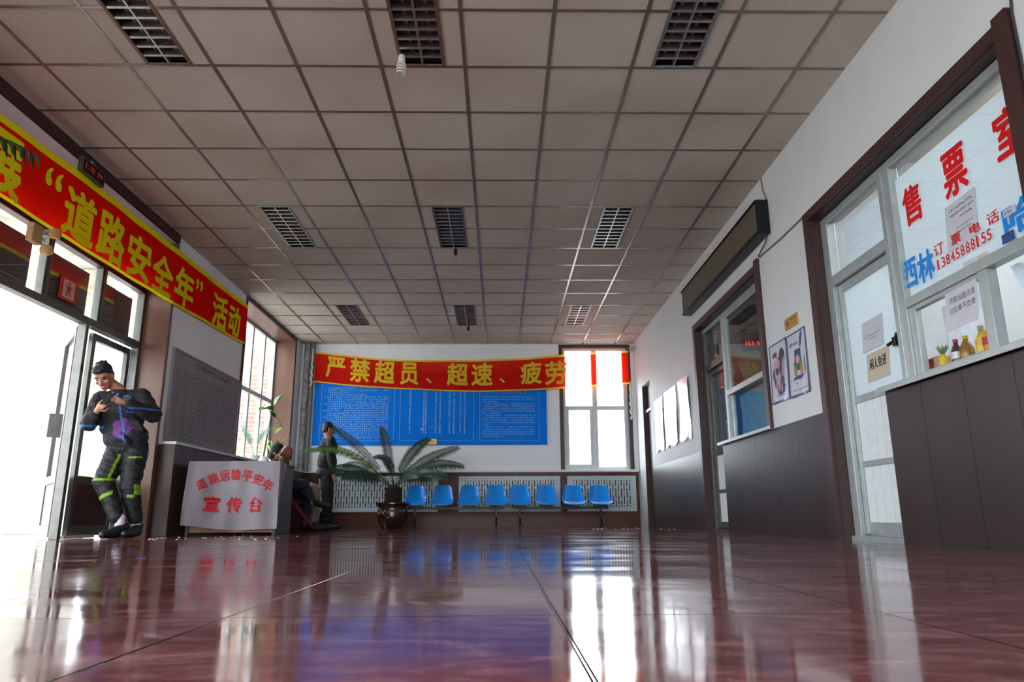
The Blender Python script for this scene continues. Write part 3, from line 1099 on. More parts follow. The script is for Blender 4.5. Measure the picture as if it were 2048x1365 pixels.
g.tube([(DX - 0.06, 4.62, 1.275), (DX - 0.06, 4.52, 1.285)], 0.012, 10)
g.tube([(DX - 0.02, 4.53, 1.285), (DX - 0.07, 4.53, 1.285)], 0.014, 10)
g.tube([(DX - 0.06, 4.53, 1.285), (DX - 0.06, 4.50, 1.33)], 0.01, 8)
g.box(DX - 0.07, DX - 0.02, 4.51, 4.55, 1.25, 1.31)
g.done('handle', M_black, d2, bevel=0.003)
fd = on_right(DX - 0.008)
paper('notice_sheet', fd, -5.03, -4.745, 1.315, 1.53, M_paper, 'pale lilac printed sheet on the upper half of the ticket room door', [(0.45, 0.014, 0.08, 0.92), (0.33, 0.014, 0.3, 0.8)], skew=0.02, curl=0.008)
paper('notice_sheet', fd, -5.015, -4.72, 1.095, 1.295, M_paper_tan, 'tan handwritten card below the lilac sheet on the ticket room door', [],
      text=[('闲人免进', 0.14, 0.92, 0.40, 0.78, 0.012)], skew=0.02, curl=0.004, ink=M_black)

# ------------------------------------------------------------------ second office front
OX = XR + 0.112
w4 = struct(thing('window_4', '', '', (OX, 7.3, 0.98)), 'dark office window with a blue curtain and a reflected banner', 'window')
g = G()
oy = lambda a, b, z0, z1, t=0.025: g.box(OX - t, OX + t, a, b, z0, z1)
oy(6.65, 8.90, 2.42, 2.475)
oy(8.03, 8.085, 0.985, 2.42, 0.04)
oy(7.955, 8.03, 1.56, 2.42, 0.02)
oy(6.65, 8.03, 1.495, 1.555, 0.045)
oy(6.65, 6.69, 0.985, 2.42)
oy(6.69, 7.955, 2.385, 2.42, 0.02)
oy(7.93, 8.03, 1.0, 1.495, 0.02)
oy(6.65, 8.085, 0.985, 1.01, 0.04)
g.done('frame', M_alu, w4, bevel=0.004)
G().box(OX - 0.003, OX + 0.003, 6.69, 7.955, 1.555, 2.385).done('pane', M_glass_dark, w4)
G().box(OX - 0.003, OX + 0.003, 6.69, 7.93, 1.01, 1.495).done('pane', M_glass_dark, w4)
G().box(XR - 0.03, OX - 0.04, 6.57, 8.20, 0.948, 0.982).done('counter_strip', M_alu, w4, bevel=0.004)
g = G()
g.sheet(lambda a, b: Vector((OX + 0.05 + 0.02 * math.sin(9 * a + 3 * b) * (1 - b * 0.7), 7.88 - 1.19 * a, 1.0 + (0.46 + 0.03 * a) * b)), 40, 8)
tag(g.done('curtain', M_curt_blue, None, smooth=True), 'pale blue cloth hung across the lower office window', 'curtain')

ic = thing('led_clock', 'small panel with red lit digits on the wall inside the dim office', 'clock', (3.42, 9.37, 2.3))
G().box(3.25, 3.58, 9.365, 9.40, 2.33, 2.62).done('casing', M_black, ic, bevel=0.004)
g = G()
fo = on_back(9.362)
for k, ch in enumerate('113'):
    put(g, ch, fo, 3.30 + 0.038 * k, 3.30 + 0.038 * k + (0.03 if ch != '1' else 0.012), 2.40, 2.455, 0.0)
for k in range(2):
    put(g, '9', fo, 3.45 + 0.045 * k, 3.484 + 0.045 * k, 2.40, 2.455, 0.0)
g.done('digits', M_red_led, ic)

d3 = struct(thing('door_3', '', '', (OX, 8.5, 0)), 'narrow aluminium office door with a lilac curtain', 'door')
g = G()
oy(8.80, 8.895, 0.0, 2.42, 0.035)
oy(8.085, 8.80, 1.92, 2.0, 0.035)
g.done('door_frame', M_alu_dark, d3, bevel=0.004)
g = G()
EX = OX + 0.02
for a, b, z0, z1 in [(8.745, 8.795, 0.04, 1.915), (8.09, 8.14, 0.04, 1.915), (8.14, 8.745, 1.855, 1.915), (8.14, 8.745, 0.88, 0.94), (8.14, 8.745, 0.44, 0.48), (8.14, 8.745, 0.04, 0.11)]:
    g.box(EX - 0.02, EX + 0.02, a, b, z0, z1)
g.done('door_leaf_frame', M_alu_dark, d3, bevel=0.003)
G().box(EX - 0.003, EX + 0.003, 8.14, 8.745, 0.94, 1.855).done('pane', M_glass_dark, d3)
G().box(OX - 0.003, OX + 0.003, 8.085, 8.80, 2.0, 2.42).done('transom_pane', M_glass_dark, d3)
G().box(EX - 0.006, EX + 0.006, 8.14, 8.745, 0.11, 0.44).box(EX - 0.006, EX + 0.006, 8.14, 8.745, 0.48, 0.88).done('lower_panel', M_white, d3)
G().box(OX - 0.06, OX + 0.05, 8.11, 8.89, 0.0, 0.03).done('threshold', M_alu_dark, d3)
g = G()
g.ell((EX - 0.045, 8.115, 1.21), 0.022)
g.tube([(EX - 0.02, 8.115, 1.21), (EX - 0.045, 8.115, 1.21)], 0.01, 8)
g.done('knob', M_gold, d3, smooth=True)
g = G()
g.sheet(lambda a, b: Vector((EX + 0.05 + 0.02 * math.sin(40 * a), 8.74 - 0.6 * a, 0.93 + 0.92 * b)), 60, 3)
tag(g.done('curtain', M_curt_lilac, None, smooth=True), 'lilac grey curtain behind the narrow office door', 'curtain')

# ------------------------------------------------------------------ things on the right wall
led = thing('led_board', 'long black electronic display box above the office window', 'display board', (XR - 0.05, 7.6, 2.72))
G().box(XR - 0.10, XR + 0.01, 6.2, 9.05, 2.72, 3.055).done('casing', M_black, led, bevel=0.01)
G().box(XR - 0.104, XR - 0.098, 6.235, 9.015, 2.755, 3.025).done('screen', M_led, led)
g = G()
for z in (2.735, 3.04):
    g.bar((XR - 0.108, 6.2, z), (XR - 0.108, 9.05, z), 0.016, 0.016)
g.done('edge_strip', M_black, led, bevel=0.003)


def plaque(name, fn, u0, u1, v0, v1, label):
    g = G()
    t = 0.012
    pts = [fn(u, v, n) for n in (0, t) for v in (v0, v1) for u in (u0, u1)]
    v = [g.bm.verts.new(p) for p in pts]
    for q in ((0, 2, 3, 1), (4, 5, 7, 6), (0, 1, 5, 4), (2, 6, 7, 3), (0, 4, 6, 2), (1, 3, 7, 5)):
        g.bm.faces.new([v[i] for i in q])
    o = g.done(name, M_gold, None, bevel=0.002)
    tag(o, label, 'plaque')
    w, h = u1 - u0, v1 - v0
    g = G()
    c = (u0 + w * 0.24, v0 + h * 0.5)
    n = 20
    for r_in, r_out in ((0.30, 0.36), (0.0, 0.22)):
        for k in range(n):
            a, b = 2 * math.pi * k / n, 2 * math.pi * (k + 1) / n
            q = [(c[0] + h * r_in * math.cos(a), c[1] + h * r_in * math.sin(a)), (c[0] + h * r_out * math.cos(a), c[1] + h * r_out * math.sin(a)),
                 (c[0] + h * r_out * math.cos(b), c[1] + h * r_out * math.sin(b)), (c[0] + h * r_in * math.cos(b), c[1] + h * r_in * math.sin(b))]
            q = q if r_in else q[1:3] + [c]
            g.face([fn(x, y, t + 0.001) for x, y in q])
    rn = random.Random(3)
    dashes(g, lambda x, y: fn(x, y, t + 0.001), u0 + w * 0.46, u0 + w * 0.98, v0 + h * 0.5, w * 0.125, rn, gap=-1)
    dashes(g, lambda x, y: fn(x, y, t + 0.001), u0 + w * 0.46, u0 + w * 0.98, v0 + h * 0.22, w * 0.05, rn, gap=-1)
    g.done('emblem_print', M_crimson, o)
    return o


plaque('wall_plaque', on_right(WX), -6.07, -5.80, 1.745, 1.845, 'small gold plaque with red print above the two posters')

rn = random.Random(11)


def blob(g, fn, c, rx, ry, mi=0, n=18, wob=0.2, rot=0.0):
    pts = []
    for k in range(n):
        a = 2 * math.pi * k / n
        r = 1 + wob * (rn.random() - 0.5) * 2
        x, y = rx * r * math.cos(a), ry * r * math.sin(a)
        pts.append(fn(c[0] + x * math.cos(rot) - y * math.sin(rot), c[1] + x * math.sin(rot) + y * math.cos(rot)))
    g.face(pts, mi)


def poster(u0, u1, v0, v1, label, art):
    fn = on_right(WX)
    w, h = u1 - u0, v1 - v0
    wav = lambda a, b: 0.004 + 0.012 * (1 - b) ** 2 * (0.6 + 0.5 * math.sin(7 * a + 1.0))
    g = G()
    g.sheet(lambda a, b: fn(u0 + w * a, v0 + h * b, wav(a, b)), 10, 14)
    g.sheet(lambda a, b: fn(u0 + w * a, v0 + h * b, 0.001), 1, 1)
    o = g.done('wall_poster', M_poster, None, smooth=True)
    tag(o, label, 'poster')
    P = lambda k: (lambda x, y: fn(u0 + w * x, v0 + h * y, wav(x, y) + 0.001 * k))
    g = G()
    for a0, a1, b0, b1 in ((0, 0.05, 0, 1), (0.95, 1, 0, 1), (0.05, 0.95, 0, 0.03), (0.05, 0.95, 0.975, 1)):
        g.sheet(lambda a, b: P(1)(a0 + (a1 - a0) * a, b0 + (b1 - b0) * b), 6, 12)
    g.done('border', M_poster_edge, o)
    g = G()
    mats = art(g, P)
    g.done('artwork', mats, o)
    return o


def art1(g, P):
    blob(g, P(1), (0.45, 0.45), 0.30, 0.30, 1, wob=0.12)
    blob(g, P(1), (0.70, 0.74), 0.16, 0.14, 2, wob=0.05)
    blob(g, P(2), (0.36, 0.62), 0.16, 0.13, 0)
    blob(g, P(2), (0.42, 0.42), 0.14, 0.16, 0)
    blob(g, P(3), (0.40, 0.52), 0.09, 0.07, 3)
    for k in range(4):
        blob(g, P(3), (0.32 + 0.09 * k, 0.28 - 0.02 * k), 0.03, 0.08, 0, wob=0.1)
    blob(g, P(3), (0.74, 0.55), 0.05, 0.16, 0, rot=-0.4)
    for k in range(6):
        blob(g, P(3), (0.22 + 0.04 * k, 0.78 + 0.03 * rn.random()), 0.012, 0.05, 2, wob=0.1, rot=0.5 * (rn.random() - 0.5))
    blob(g, P(1), (0.55, 0.21), 0.24, 0.09, 1, wob=0.15)
    dashes(g, P(1), 0.3, 0.75, 0.09, 0.07, rn, 1)
    return [M_fig_pink, M_fig_blue, M_fig_dark, M_fig_violet]


def art2(g, P):
    g.sheet(lambda a, b: P(1)(0.36 + 0.32 * a, 0.48 + 0.24 * b), 3, 3, 3)
    blob(g, P(2), (0.5, 0.50), 0.20, 0.12, 2, wob=0.15)
    blob(g, P(3), (0.52, 0.56), 0.10, 0.07, 0, wob=0.1)
    blob(g, P(3), (0.36, 0.40), 0.06, 0.10, 4, wob=0.1)
    blob(g, P(3), (0.66, 0.40), 0.06, 0.10, 4, wob=0.1)
    blob(g, P(2), (0.5, 0.28), 0.28, 0.03, 1, wob=0.3)
    for k in range(5):
        blob(g, P(1), (0.18 + 0.09 * k, 0.80 + 0.03 * rn.random()), 0.03, 0.025, 3, wob=0.4)
    blob(g, P(1), (0.74, 0.86), 0.13, 0.05, 3, wob=0.3, rot=1.0)
    blob(g, P(1), (0.85, 0.45), 0.03, 0.14, 2, wob=0.3)
    dashes(g, P(1), 0.36, 0.62, 0.15, 0.07, rn, 1)
    dashes(g, P(1), 0.2, 0.95, 0.08, 0.03, rn, 3)
    return [M_fig_pink, M_fig_blue, M_fig_green, M_fig_violet, M_fig_orange]


poster(-6.50, -6.095, 1.16, 1.70, 'cartoon poster with pink and blue figures beside the office window', art1)
poster(-6.085, -5.69, 1.15, 1.695, 'cartoon poster with a green vehicle under the gold plaque', art2)

for k, (ya, yb, za, zb, lb) in enumerate([(11.54, 10.96, 1.17, 1.98, 'plastic covered sheet on the right wall nearest the far dark door'),
                                          (10.84, 10.10, 1.17, 2.0, 'middle plastic covered sheet of the three on the right wall'),
                                          (9.93, 9.38, 1.17, 2.0, 'crumpled plastic covered sheet on the right wall beside the office opening')]):
    fn = on_right(WX)
    rn2 = random.Random(k + 5)
    ph = rn2.random() * 6
    g = G()
    cr = 0.02 if k == 2 else 0.012
    g.sheet(lambda a, b: fn(-ya + (ya - yb) * a, za + (zb - za) * b + 0.02 * math.sin(9 * a + ph) * (1 - b), 0.008 + cr * (0.5 + 0.5 * math.sin(5 * b + ph + 2 * a)) + 0.05 * max(0, 0.14 - b) * (1 + math.sin(6 * a))), 14, 26)
    g.sheet(lambda a, b: fn(-ya + (ya - yb) * a, za + (zb - za) * b, 0.002), 1, 1)
    tag(g.done('wall_sheet', M_plastic_sheet, None, smooth=True), lb, 'notice', 'plastic covered sheets on the right wall')

g = G()
g.tube([(XR - 0.01, 6.22, 2.72), (XR - 0.012, 6.3, 2.66), (XR - 0.012, 6.5, 2.60)], 0.006, 6)
tag(g.done('wall_cable', M_cable, None), 'short dark cable from the display box to the office surround', 'cable')
g = G()
g.tube([(WX - 0.008, 6.52, 2.60), (WX - 0.008, 6.0, 2.575), (WX - 0.008, 5.49, 2.57)], 0.008, 6)
tag(g.done('wall_cable', M_cable_grey, None), 'grey cable running between the two brown surrounds', 'cable')
g = G()
g.tube([(WX - 0.006, 6.22, 3.06), (WX - 0.01, 6.28, 3.18), (WX - 0.006, 6.31, ZC)], 0.006, 6)
tag(g.done('wall_cable', M_cable_grey, None), 'grey cable rising from the display box to the ceiling', 'cable')
g = G()
g.tube([(WX - 0.008, 2.95, ZC), (WX - 0.008, 2.98, 2.7), (WX - 0.008, 3.0, 2.55), (WX - 0.008, 2.99, 1.0)], 0.007, 6)
tag(g.done('wall_cable', M_cable, None), 'dark cable down the wall past the near end of the ticket window', 'cable')

# ------------------------------------------------------------------ back wall
w2 = struct(thing('window_2', '', '', (1.76, YB + 0.12, 1.0)), 'tall white window in the far wall behind the red banner', 'window')
WY = YB + 0.10
g = G()
bx = lambda a, b, z0, z1, t=0.03: g.box(a, b, WY - t, WY + t, z0, z1)
bx(1.16, 1.215, 1.0, 3.262)
bx(2.29, 2.37, 1.0, 3.262)
bx(1.71, 1.80, 1.0, 3.262, 0.035)
bx(1.215, 2.29, 3.21, 3.262)
bx(1.215, 2.29, 1.0, 1.05)
bx(1.215, 1.71, 2.09, 2.165, 0.035)
bx(1.80, 2.29, 2.09, 2.165, 0.035)
bx(1.215, 1.27, 1.05, 2.09, 0.02)
bx(1.655, 1.71, 1.05, 2.09, 0.02)
bx(1.27, 1.655, 1.05, 1.10, 0.02)
g.done('frame', M_white, w2, bevel=0.004)
G().box(1.215, 1.71, WY - 0.003, WY + 0.003, 1.05, 3.21).box(1.80, 2.29, WY - 0.003, WY + 0.003, 1.05, 3.21).done('pane', M_glass, w2)
g = G()
g.box(1.095, 1.165, YB - 0.012, YB, 1.0, 3.255)
g.box(2.365, 2.43, YB - 0.012, YB, 1.0, 3.255)
g.box(1.095, 2.43, YB - 0.012, YB, 3.255, 3.315)
g.box(1.16, 1.166, YB, YB + 0.07, 1.0, 3.26).box(2.364, 2.37, YB, YB + 0.07, 1.0, 3.26).box(1.16, 2.37, YB, YB + 0.07, 3.256, 3.262)
struct(g.done('trim_5', M_brown), 'brown wooden surround of the far window', 'window surround')

g = G()
xs = [XL, -2.2, -0.95, 0.3, 1.13, XR]
for a, b in zip(xs, xs[1:]):
    g.box(a + 0.002, b - 0.002, YB - 0.03, YB, 0.0, 0.955)
struct(g.done('baseboard_back', M_backpanel), 'brown panelling below the sill along the far wall', 'wainscot')
struct(G().box(XL + 0.19, XR, YB - 0.06, YB, 0.955, 0.985).done('trim_6', M_white, bevel=0.004), 'pale sill ledge along the far wall', 'sill')


def radiator_cover(x0, x1, z0, z1, label):
    o = thing('radiator_cover', label, 'radiator cover', ((x0 + x1) / 2, YB - 0.06, z0), 'radiator covers along the far wall')
    hs = []
    a0, a1 = x0 + 0.09, x1 - 0.09
    n = int((a1 - a0) / 0.048)
    pitch = (a1 - a0) / n
    zt, zb = z1 - 0.075, z0 + 0.08
    hgt = zt - zb
    for k in range(n):
        c = a0 + pitch * (k + 0.5)
        w = 0.0085
        if k % 2 == 0:
            for t in (0.02, 0.5, 0.98):
                hs.append((c - w, c + w, zb + hgt * t - 0.012, zb + hgt * t + 0.012))
            hs.append((c - w, c + w, zb + hgt * 0.10, zb + hgt * 0.42))
            hs.append((c - w, c + w, zb + hgt * 0.58, zb + hgt * 0.90))
        else:
            hs.append((c - w, c + w, zb, zb + hgt * 0.24))
            hs.append((c - w, c + w, zb + hgt * 0.31, zb + hgt * 0.69))
            hs.append((c - w, c + w, zb + hgt * 0.76, zb + hgt))
    g = G()
    g.holes(on_back(YB - 0.042), x0 + 0.03, x1 - 0.03, z0 + 0.03, z1 - 0.03, hs, 0.004)
    g.done('slotted_panel', M_radiator, o)
    g = G()
    for a, b, c, d in ((x0, x1, z0, z0 + 0.035), (x0, x1, z1 - 0.035, z1), (x0, x0 + 0.035, z0 + 0.035, z1 - 0.035), (x1 - 0.035, x1, z0 + 0.035, z1 - 0.035)):
        g.box(a, b, YB - 0.055, YB - 0.03, c, d)
    g.done('frame', M_radiator, o, bevel=0.004)
    G().box(x0 + 0.01, x1 - 0.01, YB - 0.036, YB - 0.031, z0 + 0.01, z1 - 0.01).done('slot_shade', M_dark, o)  # near-black sheet stands in for the shade behind the slots


radiator_cover(-3.22, -1.10, 0.27, 0.89, 'white slotted radiator cover behind the potted cycad')
radiator_cover(-0.735, 1.075, 0.265, 0.885, 'white slotted radiator cover behind the middle of the blue seats')
radiator_cover(1.20, 2.43, 0.265, 0.885, 'white slotted radiator cover under the far window')

# blue information board
bb = thing('information_board', 'large blue information board with rows of pale print under the red banner', 'board', (-1.25, YB - 0.02, 1.445))
G().box(-3.40, 0.855, YB - 0.025, YB - 0.006, 1.445, 2.78).done('board_panel', M_blue_board, bb, bevel=0.003)
g = G()
fB = on_back(YB - 0.0265)


def round_rect(g, fn, u0, u1, v0, v1, rad, w):
    pts = []
    for cx_, cy_, a0 in ((u1 - rad, v1 - rad, 0), (u0 + rad, v1 - rad, 90), (u0 + rad, v0 + rad, 180), (u1 - rad, v0 + rad, 270)):
        for k in range(7):
            a = R(a0 + 15 * k)
            pts.append((cx_, cy_, math.cos(a), math.sin(a)))
    for p, q in zip(pts, pts[1:] + pts[:1]):
        g.face([fn(p[0] + (rad - w) * p[2], p[1] + (rad - w) * p[3]), fn(p[0] + rad * p[2], p[1] + rad * p[3]),
                fn(q[0] + rad * q[2], q[1] + rad * q[3]), fn(q[0] + (rad - w) * q[2], q[1] + (rad - w) * q[3])])


for a, b in ((-3.27, -1.93), (-1.83, -0.475), (-0.375, 0.72)):
    round_rect(g, fB, a, b, 1.52, 2.70, 0.05, 0.010)
g.done('outline', M_pale_line, bb)
g = G()
rn = random.Random(21)
rows = 23
for k in range(rows):
    v = 1.565 + 0.0415 * k
    end = -2.0 if rn.random() < 0.7 else -3.1 + rn.random() * 1.0
    st = -3.15 if k % 3 else -3.22
    dashes(g, fB, st, end, v, 0.034, rn, gap=0.05)
for u, n in ((-1.66, 1), (-1.41, 2), (-1.19, 1), (-1.11, 1), (-0.94, 1), (-0.86, 1), (-0.74, 1), (-0.66, 1)):
    for k in range(24):
        dashes(g, fB, u, u + 0.046 * n, 1.65 + 0.0375 * k, 0.042, rn, gap=-1)
for k in range(18):
    v = 1.585 + 0.0425 * k
    end = 0.66 if k % 5 else 0.1 - 0.4 * rn.random()
    dashes(g, fB, -0.32 if k % 5 != 4 else -0.27, end, v, 0.030, rn, gap=0.06)
g.done('small_print', M_pale, bb)
g = G()
dashes(g, fB, 0.0, 0.52, 2.395, 0.062, rn, gap=-1)
g.done('title_print', M_pinkprint, bb)
g = G()
dashes(g, fB, -1.30, -1.02, 1.75, 0.05, rn, gap=-1)
g.done('highlight_print', M_cyan, bb)
G().obox((-1.42, YB - 0.03, 1.735), (0.05, 0.004, 0.03), Euler((0, -0.5, 0)).to_matrix()).done('paper_slip', M_paper, bb)
plaque('wall_plaque', on_back(YB - 0.026), -1.41, -1.145, 1.452, 1.555, 'small gold plaque with red print on the rim of the blue board')


def spline(pts, x):
    """piecewise smooth interpolation of (x, y) pairs"""
    for (xa, ya), (xb, yb) in zip(pts, pts[1:]):
        if x <= xb or (xb, yb) == pts[-1]:
            t = min(1, max(0, (x - xa) / (xb - xa)))
            return ya + (yb - ya) * t
    return pts[-1][1]


def smooth_profile(ctrl):
    # quadratic-ish smoothing by averaging neighbours
    def f(x):
        return (spline(ctrl, x - 0.25) + 2 * spline(ctrl, x) + spline(ctrl, x + 0.25)) / 4
    return f


# banner across the far wall
top = smooth_profile([(-3.43, 3.175), (-2.6, 3.07), (-1.85, 3.01), (-0.55, 3.005), (0.5, 3.05), (1.17, 3.11), (2.39, 3.185)])
bot = smooth_profile([(-3.37, 2.60), (-2.75, 2.52), (-2.0, 2.47), (-0.55, 2.405), (0.5, 2.43), (1.15, 2.465), (2.39, 2.56)])
BX0, BX1 = -3.41, 2.385


def back_banner(x, t, n=0.0):
    z = bot(x) + (top(x) - bot(x)) * t
    y = YB - 0.075 - n - 0.010 * math.sin(7 * x + 2.0 * t) - 0.012 * math.sin(2.3 * x - 3 * t)
    return Vector((x, y, z))


bn = thing('cloth_banner', 'red cloth banner with yellow Chinese characters sagging across the far wall', 'banner', (-0.5, YB - 0.08, 2.4))
g = G()
nx = 90
g.sheet(lambda a, b: back_banner(BX0 + (BX1 - BX0) * a, 0.045 + 0.895 * b), nx, 10)
g.done('banner_cloth', M_ban_red2, bn, smooth=True)
g = G()
g.sheet(lambda a, b: back_banner(BX0 + (BX1 - BX0) * a, 0.94 + 0.06 * b), nx, 1)
g.sheet(lambda a, b: back_banner(BX0 + (BX1 - BX0) * a, 0.045 * b), nx, 1)
g.done('border', M_ban_yel2, bn, smooth=True)
g = G()
for ch, x0, x1, z0, z1 in [('严', -3.209, -2.853, 2.682, 3.077), ('禁', -2.765, -2.395, 2.597, 3.048), ('超', -2.315, -1.936, 2.568, 3.009), ('员', -1.838, -1.501, 2.544, 2.971), ('、', -1.362, -1.254, 2.576, 2.678), ('超', -0.980, -0.588, 2.528, 2.954), ('速', -0.529, -0.133, 2.528, 2.959), ('、', -0.010, 0.092, 2.573, 2.676), ('疲', 0.377, 0.770, 2.554, 2.987), ('劳', 0.829, 1.227, 2.544, 2.996)]:
    zc = (z0 + z1) / 2
    xc = (x0 + x1) / 2
    hh = top(xc) - bot(xc)
    put(g, ch, lambda u, v: back_banner(u, (v - bot(xc)) / hh, 0.006), x0, x1, z0 - 0.005, z1 - 0.01, 0.029)
g.done('lettering', M_ban_yel2, bn)
for sx, nm, lb in ((-3.41, 'rope', 'pale tie rope by the corner pipe'), (2.39, 'rope', 'pale tie rope hanging beside the window')):
    g = G()
    rn = random.Random(4)
    zs = 3.2 if sx < 0 else 2.6
    pts = [(sx + (-0.03 if sx < 0 else 0.012) + 0.018 * math.sin(3 * k), YB - (0.155 if sx < 0 else 0.085), zs - 0.07 * k) for k in range(11)]
    g.tube(pts, [0.016 + 0.006 * rn.random() for _ in pts], 7)
    g.done('tie_rope', M_offwhite, bn, smooth=True)['label'] = lb

# corner pipes and camera
for k, (x, rad, mt, lb) in enumerate([(-3.56, 0.055, M_pipe_w, 'pale vertical pipe in the far corner next to the window reveal'), (-3.455, 0.035, M_pipe, 'thin grey vertical pipe in the far corner beside the banner')]):
    g = G()
    g.tube([(x, YB - 0.085, 0.985), (x, YB - 0.085, ZC)], rad, 16)
    tag(g.done('heating_pipe', mt, None, smooth=60), lb, 'pipe')
cc = thing('security_camera', 'small wall camera in the upper far corner above the window', 'camera', (2.44, YB - 0.05, 3.2))
G().tube([(2.47, YB - 0.001, 3.26), (2.46, YB - 0.07, 3.25), (2.43, YB - 0.12, 3.22)], 0.018, 8).done('bracket', M_offwhite, cc)
g = G()
g.tube([(2.46, YB - 0.08, 3.21), (2.36, YB - 0.22, 3.17)], 0.035, 12)
g.done('camera_body', M_offwhite, cc, smooth=50)
g = G()
g.tube([(2.359, YB - 0.2215, 3.1697), (2.352, YB - 0.231, 3.167)], 0.026, 12)
g.done('lens', M_black, cc)

# ------------------------------------------------------------------ left wall : entrance
DXL = -3.976
g = G()
g.box(XL - 0.002, XL + 0.03, 4.2, 7.80, 3.225, ZC)
struct(g.done('trim_7', M_brown), 'dark brown beam above the entrance opening', 'beam')
struct(G().box(DXL - 0.06, DXL + 0.01, 4.2, 7.78, 2.645, 3.225).done('wall_lintel', M_stain), 'rust stained white lintel above the entrance doors', 'lintel')
g = G()
g.box(DXL - 0.05, XL + 0.002, 7.768, 7.78, 0, 3.225)
g.box(XL + 0.0025, XL + 0.016, 7.768, 7.83, 0, 3.22)
struct(g.done('trim_8', M_lining), 'brown laminated jamb lining of the entrance', 'jamb')

d1 = struct(thing('door_1', '', '', (DXL, 6.0, 0)), 'aluminium entrance door frame with dark transom panes', 'door')
g = G()
ly = lambda a, b, z0, z1, t=0.04: g.box(DXL - t, DXL + t, a, b, z0, z1)
ly(4.2, 7.768, 2.605, 2.65)
ly(4.33, 7.715, 1.985, 2.055)
ly(7.715, 7.768, 0.0, 2.605)
for y in (5.15, 6.03, 6.91):
    ly(y - 0.04, y + 0.04, 2.055, 2.605, 0.035)
    ly(y - 0.012, y + 0.012, 2.055, 2.605, 0.05)
ly(6.70, 6.75, 0.0, 1.985)
ly(4.27, 4.33, 0.0, 2.605)
ly(5.13, 5.18, 0.0, 1.985)
g.done('frame', M_alu_dark, d1, bevel=0.004)
g = G()
for a, b in ((4.33, 5.11), (5.19, 5.99), (6.07, 6.87), (6.95, 7.715)):
    g.box(DXL - 0.003, DXL + 0.003, a, b, 2.055, 2.605)
g.done('transom_pane', M_glass, d1)
g = G()
for a, b in ((4.33, 4.98), (5.19, 5.86), (6.07, 6.74), (7.0, 7.58)):
    g.box(DXL - 0.03, DXL - 0.02, a, b, 2.06, 2.50)
g.done('dark_film', pm('transom_film', '#2a1d17', 0.6, noise=(2, 0.3)), d1)


def leaf(parent_name, hinge, ang, w, label, kind_handle):
    """a door leaf built along +y from the hinge, turned by ang about z"""
    o = thing(parent_name, '', '', hinge)
    struct(o, label, 'door')
    o.rotation_euler = (0, 0, ang)
    hx = Vector(hinge)

    def add(name, boxes, mat, bevel=0.003):
        g = G()
        for b in boxes:
            g.box(hx.x + b[0], hx.x + b[1], hx.y + b[2], hx.y + b[3], b[4], b[5])
        g.done(name, mat, o, bevel=bevel)
    t = 0.022
    add('stile', [(-t, t, 0, 0.06, 0.02, 1.975), (-t, t, w - 0.06, w, 0.02, 1.975), (-t, t, 0.06, w - 0.06, 1.91, 1.975), (-t, t, 0.06, w - 0.06, 0.50, 0.58), (-t, t, 0.06, w - 0.06, 0.02, 0.12)], M_alu_dark)
    add('pane', [(-0.003, 0.003, 0.06, w - 0.06, 0.58, 1.91)], M_glass, 0)
    add('lower_panel', [(-0.01, 0.01, 0.06, w - 0.06, 0.12, 0.50)], M_alu_dark if kind_handle else M_brown)
    if kind_handle:
        add('handle', [(0.022, 0.07, w - 0.05, w - 0.01, 0.98, 1.22), (-0.07, -0.022, w - 0.05, w - 0.01, 0.98, 1.22)], M_alu_dark)
    return o


leaf('door_5', (DXL - 0.075, 7.0, 0), 0.0, 0.74, 'closed glazed entrance leaf behind the standing man', False)
leaf('door_6', (DXL - 0.06, 6.76, 0), math.atan2(0.60, 0.80), 0.82, 'open glazed entrance leaf swung out to the porch', True)
G().box(DXL - 0.003, DXL + 0.003, 6.75, 6.90, 0.05, 1.985).done('side_pane', M_glass, d1)
G().box(DXL - 0.003, DXL + 0.003, 4.33, 5.13, 0.05, 1.985).done('side_pane', M_glass, d1)
g = G()
g.box(DXL + 0.001, DXL + 0.045, 6.80, 7.30, 0.002, 0.03)
struct(g.done('threshold', M_offwhite), 'pale worn strip on the entrance threshold', 'threshold')
d1_sign = tag(G().box(DXL + 0.004, DXL + 0.012, 6.26, 6.53, 2.115, 2.335).done('exit_sign', M_crimson, None, bevel=0.002), 'red exit sign with a pale running figure on the transom pane', 'sign')
g = G()
fe = on_left(DXL + 0.0135)
ec, ez = 6.395, 2.225
g.face([fe(ec - 0.09, ez - 0.085), fe(ec + 0.09, ez - 0.085), fe(ec + 0.09, ez + 0.085), fe(ec - 0.09, ez + 0.085)], 0)
fe2 = on_left(DXL + 0.0145)
blobs = [((0.0, 0.055), 0.016, 0.016), ((0.0, 0.01), 0.018, 0.036), ((0.022, -0.035), 0.011, 0.036), ((-0.025, -0.04), 0.011, 0.034), ((0.035, 0.015), 0.028, 0.009), ((-0.032, 0.018), 0.026, 0.009)]
for (du, dv), ra, rb in blobs:
    blob(g, fe2, (ec + du, ez + dv), ra, rb, 1, 12, 0.03, 0.4 if du > 0 else -0.4)
g.done('running_figure', [pm('sign_pink', '#c9a9a4', 0.6), M_crimson], d1_sign)

